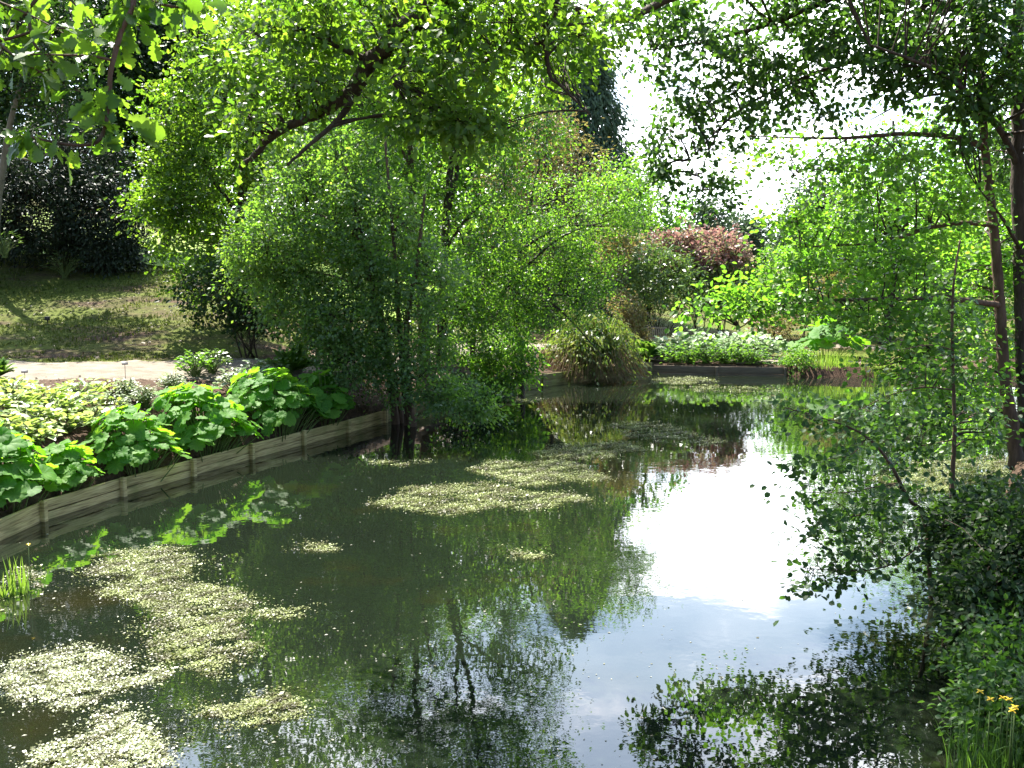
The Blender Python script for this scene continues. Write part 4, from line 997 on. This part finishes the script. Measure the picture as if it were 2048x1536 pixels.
# weeping bamboo over the water
def weeping(base, label):
    root = empty('weeping_bamboo', base, label, 'bamboo')
    def blades(n, h0, h1, rx, ry, droop, width, mat, name, zlo=.15):
        lb = Buf(); k = 7; t = np.linspace(0,1,k)
        for i in range(n):
            a = rng.uniform(0,6.28); q = rng.uniform(.2,1)
            H = rng.uniform(h0,h1); bx, by = base[0]+rng.normal(0,.35), base[1]+rng.normal(0,.3)
            ox, oy = math.cos(a)*rx*q, math.sin(a)*ry*q
            z = base[2] + H*np.sin(t*(1.6+.9*q))*(1-.25*q)
            z = np.maximum(z - droop*q*t**3*H, zlo*rng.uniform(.4,1.6))
            mid = np.stack([bx+ox*t**1.3, by+oy*t**1.3, z], -1)
            c = rng.uniform(0,6.28); s = np.array([math.cos(c),math.sin(c),.2])*width/2
            ww = (1-t**3)[:,None]*rng.uniform(.6,1.2)
            v = np.concatenate([mid-s*ww, mid+s*ww]); f = np.stack([np.arange(k-1),np.arange(1,k),np.arange(1,k)+k,np.arange(k-1)+k],-1)
            lb.add(v,f,np.full(k-1,rng.uniform(0,1)))
            if name == 'foliage':
                m = 26; j = rng.uniform(.25,1,m); c3 = np.stack([np.interp(j,t,mid[:,x]) for x in range(3)],-1)+rng.normal(0,.07,(m,3))
                put_leaves(lb, c3, unit(rand_dir(m)*.6+[ox*.3,oy*.3,-.7]), rand_dir(m), rng.uniform(.12,.24,m), 'narrow', rng.uniform(0,1,m))
        lb.build(name, mat, root)
    blades(380, 2.0, 3.4, 2.1, 1.7, .42, .012, M['bamboo_leaf'], 'foliage')
    # dead blades hang as a skirt from the flanks
    lb = Buf(); k = 6; t = np.linspace(0, 1, k)
    for i in range(1000):
        a = rng.uniform(0, 6.28); q = rng.uniform(.55, 1.08)
        x0, y0 = base[0] + math.cos(a)*1.75*q, base[1] + math.sin(a)*1.45*q
        z0 = rng.uniform(.4, 1.35) * (1.25 - .3*q); z1 = max(.03, z0 - rng.uniform(.4, 1.2))
        mid = np.stack([x0 + math.cos(a)*.45*t**1.5 + rng.normal(0,.05)*t, y0 + math.sin(a)*.4*t**1.5, z0 + (z1-z0)*t**1.3], -1)
        c = rng.uniform(0, 6.28); s_ = np.array([math.cos(c), math.sin(c), 0]) * .011
        ww = (1 - t**3)[:, None]
        lb.add(np.concatenate([mid - s_*ww, mid + s_*ww]), np.stack([np.arange(k-1),np.arange(1,k),np.arange(1,k)+k,np.arange(k-1)+k],-1), np.full(k-1, rng.uniform(0,1)))
    lb.build('dead_growth', M['dead_blade'], root)
weeping(gpt(1180,735,36.4), 'weeping bamboo mound with brown dead blades hanging to the water')
# large withered leaf under the alder
def dead_leaf():
    base = gpt(880,770,29); base[2] = .45
    root = empty('withered_leaf', base, 'big withered brown leaf hanging over the shaded edging', 'dead plant')
    for (px,py,rx,ry,an) in [(905,752,34,24,.5),(868,768,30,22,-.3),(885,742,26,16,.1),(845,752,22,16,-.8)]:
        bb = Buf(); n = 26; c = P(px,py,28.9); a = np.arange(n)/n*6.283
        rr = 1 + .13*np.sign(np.sin(a*6.5))*np.abs(np.sin(a*6.5)) + rng.normal(0,.05,n)
        rim = c + np.stack([np.cos(a+an)*rr*MP(rx,28.9), np.sin(a)*.22 - .15*np.abs(np.sin(a)), np.sin(a+an)*rr*MP(ry,28.9)],-1)
        mid = c + (rim-c)*.5 + np.array([0,-.10,0]) + np.stack([0*a,.04*np.cos(a*9),0*a],-1)
        v = np.vstack([c,mid,rim]); i = np.arange(n); j = (i+1)%n
        bb.add(v, np.stack([np.zeros(n,int),1+i,1+j],-1), np.full(n,.6)); bb.f.append(np.stack([1+i,1+n+i,1+n+j,1+j],-1)+bb.n-len(v)); bb.r.append(rng.uniform(.3,.9,n))
        bb.build('leaf', M['litter_brown'], root)
    bb = Buf()
    for px in (850,880,900): bb.tube(np.array([[P(px,800,29.2)[0],P(px,800,29.2)[1],.1],P(px-4,770,29.1),P(px,750,29)]),[.02,.018,.012],5)
    bb.build('stalk', M['twig'], root)
M['litter_brown'] = leafmat('litter_brown', [(.12,.08,.055),(.2,.14,.10),(.3,.22,.17)], [(.08,.05,.03),(.1,.07,.04),(.12,.09,.05)], .2, .7, .2)
dead_leaf()

# ------------------------------------------------------------------ umbrella plants along the edging
def umbrella_leaf(buf, c, nrm, R0, rnd):
    n = 26; a = np.arange(n)/n*2*np.pi
    z = unit(nrm[None])[0]; x = unit(np.cross(z,[.2,.9,.3])[None])[0]; y = np.cross(z,x)
    lob = 1 + .10*np.cos(a*9+rng.uniform(0,6)) + .06*np.cos(a*17) + rng.normal(0,.03,n)
    rings = [(.38,-.02),(.72,.035),(1.0,.0)]
    V = [c - z*R0*.13]
    wave = rng.uniform(0,6); fold = rng.uniform(.02,.16)
    for q, h in rings:
        l = lob if q == 1 else 1 + (lob-1)*q
        hh = R0*(h + q*q*(fold*np.cos(2*a+wave)) + .055*q*np.cos(a*9+wave))
        V += list(c + R0*q*l[:,None]*(np.cos(a)[:,None]*x+np.sin(a)[:,None]*y) + hh[:,None]*z)
    i = np.arange(n); j = (i+1)%n
    vein = np.where(i % 3 == 0, .30, -.10)
    buf.add(np.array(V), np.stack([np.zeros(n,int),1+i,1+j],-1), np.clip(rnd + vein,0,1))
    o = buf.n-len(V)
    for k in range(2):
        buf.f.append(np.stack([1+k*n+i,1+(k+1)*n+i,1+(k+1)*n+j,1+k*n+j],-1)+o); buf.r.append(np.clip(rnd + vein*(1-.5*k),0,1))
def umbrella_plant(label, px, py, d, rx, rd, h, n, size, name='umbrella_plant', group='umbrella plants along the timber edging'):
    base = gpt(px, py, d, rd * .3)
    root = empty(name, base, label, 'plant', group)
    foot = np.array(base)
    for _ in range(30):
        if shore_sd(foot[0], foot[1])[0] > .35: break
        foot[:2] += np.array([-.94, .35]) * .06
    lb, sb = Buf(), Buf()
    w = MP(rx, d); placed = []
    tries = 0
    while len(placed) < n and tries < n*30:
        tries += 1
        a = rng.uniform(0,6.28); q = math.sqrt(rng.uniform(0,1))
        x, y = base[0]+math.cos(a)*w*q, base[1]+math.sin(a)*rd*q
        g = max(tz(x,y), .3)
        z = g + h*(1-.62*q*q)*rng.uniform(.45,1.08) + .08
        r = size*rng.uniform(.55,1.15)
        p = np.array([x,y,z])
        if shore_sd(x, y)[0] < -.30: continue
        if any(np.linalg.norm((p-o)*[1,1,1.3]) < .72*(r+ro)*.72 for o, ro in placed): continue
        placed.append((p, r))
        out = np.array([math.cos(a)*q, math.sin(a)*q, 0])
        umbrella_leaf(lb, p, unit((np.array([0,-.12,1.0])+out*.75+rng.normal(0,.26,3))[None])[0], r, np.clip(rng.normal(.5,.25),0,1))
        b0 = foot + (p-foot)*[.45,.45,0]
        for _ in range(12):
            if shore_sd(b0[0], b0[1])[0] > .14: break
            b0 = b0 + (foot - b0) * .25
        b0[2] = tz(b0[0],b0[1])-.03
        sb.tube(bend(b0, p-[0,0,.03], 5, .05, .03), np.linspace(.013,.008,5), 5, False)
    sb.build('stem', M['stem_green'], root, smooth=True)
    lb.build('foliage', M['umbrella_leaf'], root, smooth=True)
umbrella_plant('umbrella plant spilling over the edging at the left frame edge', 10, 985, 14.9, 90, .95, .75, 104, 0.189)
umbrella_plant('smaller umbrella plant beside the bare soil patch', 152, 940, 16.1, 56, .6, .5, 52, 0.163)
umbrella_plant('dense umbrella plant with the lowest leaves drooping over the edging', 362, 900, 17.7, 84, .95, .75, 120, 0.172)
umbrella_plant('broad umbrella plant in the middle of the row', 480, 862, 19.7, 105, 1.15, .9, 156, 0.181)
umbrella_plant('umbrella plant with a tall domed top near the fern', 605, 825, 22.0, 98, 1.2, 1.05, 156, 0.181)
umbrella_plant('umbrella plant half shaded by the alder leaves', 700, 800, 23.6, 62, 1.0, .9, 96, 0.172)

umbrella_plant('gunnera with large flat leaves behind the reeds', 1650, 715, 41, 75, 1.2, 1.5, 26, .48, 'gunnera', None)
# ------------------------------------------------------------------ bank plants behind them
hl = [(20,800,18.2),(85,790,18.6),(150,800,18.5),(60,830,17.4),(130,845,17.2),(185,835,17.6),(5,850,16.8),(70,870,16.4),(-40,810,17.8),(110,815,17.9),(25,775,18.9),(165,775,18.9)]
hn = ['yellow green hosta low in the sunlit patch at the left edge','yellow green hosta just below the path edge, second from the left','pale sunlit hosta below the path beside the reddish stems','hosta in the second row of the sunlit patch','hosta at the bottom of the sunlit patch above the soil','hosta nearest the soft grey clump','hosta by the frame edge above the large umbrella leaves','lowest hosta above the small umbrella plant','hosta cut by the left frame edge','hosta in the very centre of the sunlit patch','hosta touching the path at the left','hosta touching the path by the right label stake']
for k, (px,py,d) in enumerate(hl):
    leaf_mound('hosta', hn[k], ground_at(px,py+20,13,30), .5, .36, 130, .16, 'ovate', M['hosta_leaf'], 'plant', 'yellow green hostas below the path', pitch=.15)
pl = [(255,800,'feathery pale grey clump beside the hostas'),(290,815,'soft pale clump just above the dense umbrella plant'),(345,785,'small pale tuft standing alone on the bare soil'),(345,825,'pale tuft touching the broad umbrella plant'),(230,830,'pale tuft among the reddish stems')]
for px,py,lab in pl:
    leaf_mound('sage_clump', lab, ground_at(px,py,13,30), .30, .45, 260, .085, 'narrow', M['pale_leaf'], 'plant', 'pale tufts on the mulch')
for px,py,lab in [(210,835,'yellowing plant with red stems above the soil patch'),(225,795,'thin reddish stemmed plant beside the hostas')]:
    leaf_mound('bistort_clump', lab, ground_at(px,py,13,30), .42, .4, 70, .11, 'ovate', M['hosta_leaf'], 'plant', None, stem_mat=M['stem_red'])
for px,py,r_,lab in [(390,755,.42,'rounded leafy plant on the mulch just below the path'),(425,748,.42,'pale topped leafy plant beside the path'),(510,775,.5,'leafy plant with white tipped shoots behind the umbrella leaves'),(470,790,.42,'low leafy plant between the path plants and the umbrella leaves'),(545,768,.42,'leafy plant next to the fern')]:
    leaf_mound('hellebore', lab, ground_at(px,py,13,34), r_, .62, 170, .13, 'ovate', M['fern_leaf'] if px in (390,) else M['pale_leaf'] if px == 470 else M['white_leaf'] if px == 510 else M['rhodo_leaf'], 'plant', 'leafy plants beside the path')
leaf_mound('laurel_sprig','young bright sprig in front of the dark yew',gpt(128,520,35.4),.7,1.0,80,.2,'narrow',M['rhodo_leaf'],'plant')
leaf_mound('laurel_sprig','pale leafy sprig at the left edge by the leaning trunk',P(8,480,33.5)-[0,0,.6],.6,1.2,80,.2,'narrow',M['rhodo_leaf'],'plant')

# plant labels, garden light, posts
def plant_label(label, px, py, d, h):
    base = ground_at(px, py, 13, 40); base = gpt(px, py, d)
    root = empty('plant_label', base, label, 'plant label', 'black plant labels')
    bb = Buf(); bb.tube(np.array([base-[0,0,.1], base+[0,0,h]]), .006, 6); bb.build('stake', M['black'], root)
    bb = Buf(); c, s = math.cos(.7), math.sin(.7)
    bb.box(base+[0,0,h+.02], (.13,.10,.012), np.array([[.9,-.43*c,.0],[.43,.9*c,-s],[0,s,c]])); bb.build('plate', M['black'], root, bevel=.004)
def stake_at(px, py_plate, d):
    g = gpt(px, 760, d); return g, P(px, py_plate, d)[2] - g[2]
for px, py, d, lab in [(50,744,20.6,'black plant label on a thin stake at the left'),(251,728,21.6,'black plant label on a thin stake above the bare mulch')]:
    g, h = stake_at(px, py, d); plant_label(lab, px, 760, d, max(.3, h))
g = ground_at(95, 648, 20, 45)
root = empty('garden_light', g, 'small black box light on the mossy slope', 'garden light')
bb = Buf(); bb.box(g+[0,0,.17], (.13,.12,.12)); bb.build('housing', M['black'], root, bevel=.01)
bb = Buf(); bb.tube(np.array([g-[0,0,.05], g+[0,0,.12]]), .015, 8); bb.build('stake', M['black'], root)
for px,pyt,d,mat,lab,nm in [(314,487,46,'bark','slim dark post standing on the sunlit lawn','lawn_post'),(682,556,41,'green_metal','thin green post beside the lawn behind the alders','green_post')]:
    g = gpt(px,560,d); top = P(px,pyt,d)
    bb = Buf(); bb.tube(np.array([g-[0,0,.2],(g+top)/2,[g[0],g[1],max(top[2],g[2]+.9)]]), [.035,.035,.03], 8)
    bb.tube(np.array([[g[0],g[1],max(top[2],g[2]+.9)-.03],[g[0],g[1],max(top[2],g[2]+.9)+.02]]), [.05,.045], 8)
    tag(bb.build(nm, M[mat], smooth=True), lab, 'post')

# ------------------------------------------------------------------ floating weed
def weed_mat(label, poly_px, n, size, kind='weed_leaf', feather=.26, thr=-.25, ns=.8):
    n = int(n * 2.9)
    poly = np.array([W(*q)[:2] for q in poly_px])
    c = smooth_poly(np.vstack([poly, poly[:1]]), 6)[:, :2]
    lo, hi = c.min(0), c.max(0)
    out = np.zeros((0,2))
    for _ in range(30):
        p = rng.uniform(lo-.2, hi+.2, (n*2,2))
        p += rng.normal(0, feather*.35, p.shape)*0
        q = p + np.stack([np.sin(p[:,1]*5.1+p[:,0]*3)*feather*.6, np.sin(p[:,0]*4.3)*feather*.6],-1) + rng.normal(0,feather*.30,p.shape)*rng.exponential(1,(len(p),1))
        ins = np.zeros(len(p),bool); a = c; b_ = np.roll(c,-1,0)
        for i in range(len(a)):
            cond = (a[i,1] > q[:,1]) != (b_[i,1] > q[:,1])
            with np.errstate(divide='ignore',invalid='ignore'):
                xi = (b_[i,0]-a[i,0])*(q[:,1]-a[i,1])/(b_[i,1]-a[i,1])+a[i,0]
            ins ^= cond & (q[:,0] < xi)
        z0 = np.zeros(len(p))
        nn_ = .55*blob_noise(np.c_[p*[.75,1.3], z0], ns*1.3) + .45*blob_noise(np.c_[p[:,1]*1.5+3, p[:,0]*.7, z0+1], ns*.42)
        p = p[ins & (nn_ + rng.normal(0,.13,len(p)) > thr + .17)]
        out = np.vstack([out,p])
        if len(out) >= n: break
    out = out[:n]; m = len(out); size *= .52
    cc = np.c_[out, np.abs(rng.normal(0,.012,m))+.004]
    lb = Buf()
    pat = blob_noise(np.c_[out[:,1], out[:,0], np.zeros(m)+2], ns*.9) * 1.1
    put_leaves(lb, cc, unit(rand_dir(m)*[1,1,.45]+[0,0,.1]), unit(rand_dir(m)*.27+[0,0,1.0]), size*rng.lognormal(-.1,.38,m), 'ovate' if size > .028 else 'diamond', np.clip(.42+pat+rng.normal(0,.24,m),0,1))
    o = lb.build('weed_mat', M[kind])
    tag(o, label, 'water weed', 'floating weed mats')
weed_mat('long weed mat with a brownish edge in the middle of the pond',[(742,1005),(800,985),(880,968),(960,966),(1060,980),(1140,990),(1200,1002),(1120,1012),(1000,1018),(920,1028),(850,1026),(780,1018)],5200,.05)
weed_mat('weed mat next beyond the long middle mat',[(950,930),(1040,922),(1130,926),(1205,945),(1180,962),(1080,970),(1000,966),(965,950)],3400,.055)
weed_mat('thin wide weed mat towards the far bank, left of the bright reflection',[(1070,900),(1150,888),(1240,886),(1290,894),(1250,908),(1180,918),(1100,920)],2200,.06)
weed_mat('pale weed drift in front of the weeping bamboo reflection',[(1210,850),(1270,842),(1340,850),(1400,868),(1440,885),(1370,892),(1290,878),(1230,866)],1500,.06,thr=-.05)
weed_mat('small flat weed raft by the far edging',[(1310,758),(1370,754),(1430,759),(1400,766),(1340,768)],700,.07)
weed_mat('narrow weed streak along the far water',[(1320,776),(1420,770),(1520,774),(1560,782),(1440,784)],500,.07,thr=.0)
weed_mat('large pale weed mat winding down the near left water',[(180,1130),(240,1098),(310,1102),(400,1120),(400,1140),(350,1150),(430,1180),(470,1210),(520,1230),(470,1260),(500,1300),(460,1340),(400,1350),(330,1340),(310,1310),(340,1270),(300,1240),(290,1215),(230,1200),(180,1195),(250,1170)],9500,.042,thr=-.3,ns=.6)
weed_mat('weed mat crossing the left edge near the bottom',[(-30,1380),(40,1345),(100,1305),(200,1298),(240,1318),(215,1345),(290,1348),(285,1370),(200,1400),(120,1402),(60,1390),(-20,1410)],5200,.038,kind='weed_pale',thr=-.3,ns=.5)
weed_mat('bright white weed mat at the very bottom left',[(115,1500),(160,1465),(170,1440),(240,1425),(270,1440),(240,1460),(290,1485),(310,1530),(250,1570),(160,1560)],4200,.04,kind='weed_pale',thr=-.35,ns=.5)
weed_mat('small round weed mat left of the dark tree reflection',[(410,1425),(450,1392),(520,1384),(570,1395),(585,1425),(560,1450),(520,1455),(500,1425),(450,1420)],1500,.036,thr=-.2,ns=.4)
weed_mat('small yellow weed tuft on the open milky water',[(595,1090),(640,1082),(665,1090),(640,1098),(605,1100)],260,.045)
weed_mat('golden weed scrap in the centre of the milky water',[(1000,1105),(1050,1098),(1085,1102),(1050,1112),(1020,1112)],220,.05)
weed_mat('weed mat glowing behind the leaning sapling',[(1760,960),(1830,930),(1920,915),(2020,915),(2060,930),(2000,955),(1900,975),(1800,985)],3600,.055)
weed_mat('thin line of scum near the alder reflection',[(720,925),(790,922),(860,926),(800,930)],200,.055,thr=.0)
weed_mat('sparse weed patch off the iris at the left edge',[(-40,1210),(0,1150),(60,1140),(75,1165),(20,1200),(0,1230)],500,.045,thr=-.1)
weed_mat('ragged weed trail beside the big pale mat',[(520,1220),(570,1205),(615,1205),(600,1225),(540,1232)],260,.042,thr=-.1)
weed_mat('flat oval lily raft by the laurel',[(1012,803),(1050,798),(1088,800),(1060,806),(1030,808)],500,.06)
# loose specks, petals and leaves on the water
lb = Buf(); n = 1900
px = rng.uniform(-20, 1900, n); py = 760 + 790 * rng.uniform(0,1,n)**.9
pts = np.array([W(a,b_) for a, b_ in zip(px,py)]); pts = pts[(shore_sd(pts[:,0],pts[:,1]) < -.15)]
pts = pts[blob_noise(pts,2.4)+rng.normal(0,.15,len(pts)) > -.02]
m = len(pts); pts[:,2] = .004
put_leaves(lb, pts, unit(rand_dir(m)*[1,1,.05]), unit(rand_dir(m)*.12+[0,0,1]), np.clip(rng.lognormal(-3.9,.4,m),.010,.05), 'diamond', rng.uniform(0,1,m)**.8)
tag(lb.build('floating_debris', M['debris']), 'scattered petals and leaf specks on the pond', 'debris', kind='stuff')

# leaf litter and bark chips on the ground, short turf on the slope
lb = Buf(); n = 19000
x = rng.uniform(-17, -2, n); y = rng.uniform(13, 40, n); sd = shore_sd(x,y)
pd = path_dist(x,y)
keep = (sd > .15) & ((pd > 1.5) | (rng.uniform(0,1,n) < .06)) & (y < 14 + 26*rng.uniform(.2,1,n)**.6)
x, y = x[keep], y[keep]; m = len(x); z = TZ(x,y)+.012
put_leaves(lb, np.c_[x,y,z], unit(rand_dir(m)*[1,1,.2]), unit(rand_dir(m)*.5+[0,0,1]), np.clip(rng.lognormal(-3.0,.45,m),.02,.14), 'diamond', rng.beta(1.2,2.4,m))
tag(lb.build('leaf_litter', M['litter']), 'fallen leaves and bark chips', 'leaf litter', kind='stuff')
lb = Buf(); n = 60000
x = rng.uniform(-22, -2, n); y = rng.uniform(22, 44, n); sd = shore_sd(x,y); pd = path_dist(x,y)
keep = (sd > 3) & (pd > 2.05) & (blob_noise(np.c_[x,y,0*x]@np.array([[.85,-.53,0],[.53,.85,0],[0,0,1]])*[.5,1.3,1],4.5) > -.02)
x, y = x[keep], y[keep]; m = len(x)
put_leaves(lb, np.c_[x,y,TZ(x,y)-.01], unit(rand_dir(m)*.7+[0,0,1]), rand_dir(m), rng.uniform(.05,.13,m), 'narrow', rng.uniform(0,1,m))
tag(lb.build('turf_grass', M['turf']), 'thin mossy grass on the slope', 'grass', kind='stuff')

# buttercups and grass bottom right
base = P(2015,1500,6.6); base[2] = max(.35, tz(base[0],base[1]))
reeds('grass_clump','soft green grass clump with small yellow flowers at the bottom right corner', base, 420, .55, (.4,.35), M['bush_leaf'], 9, .012, .3)
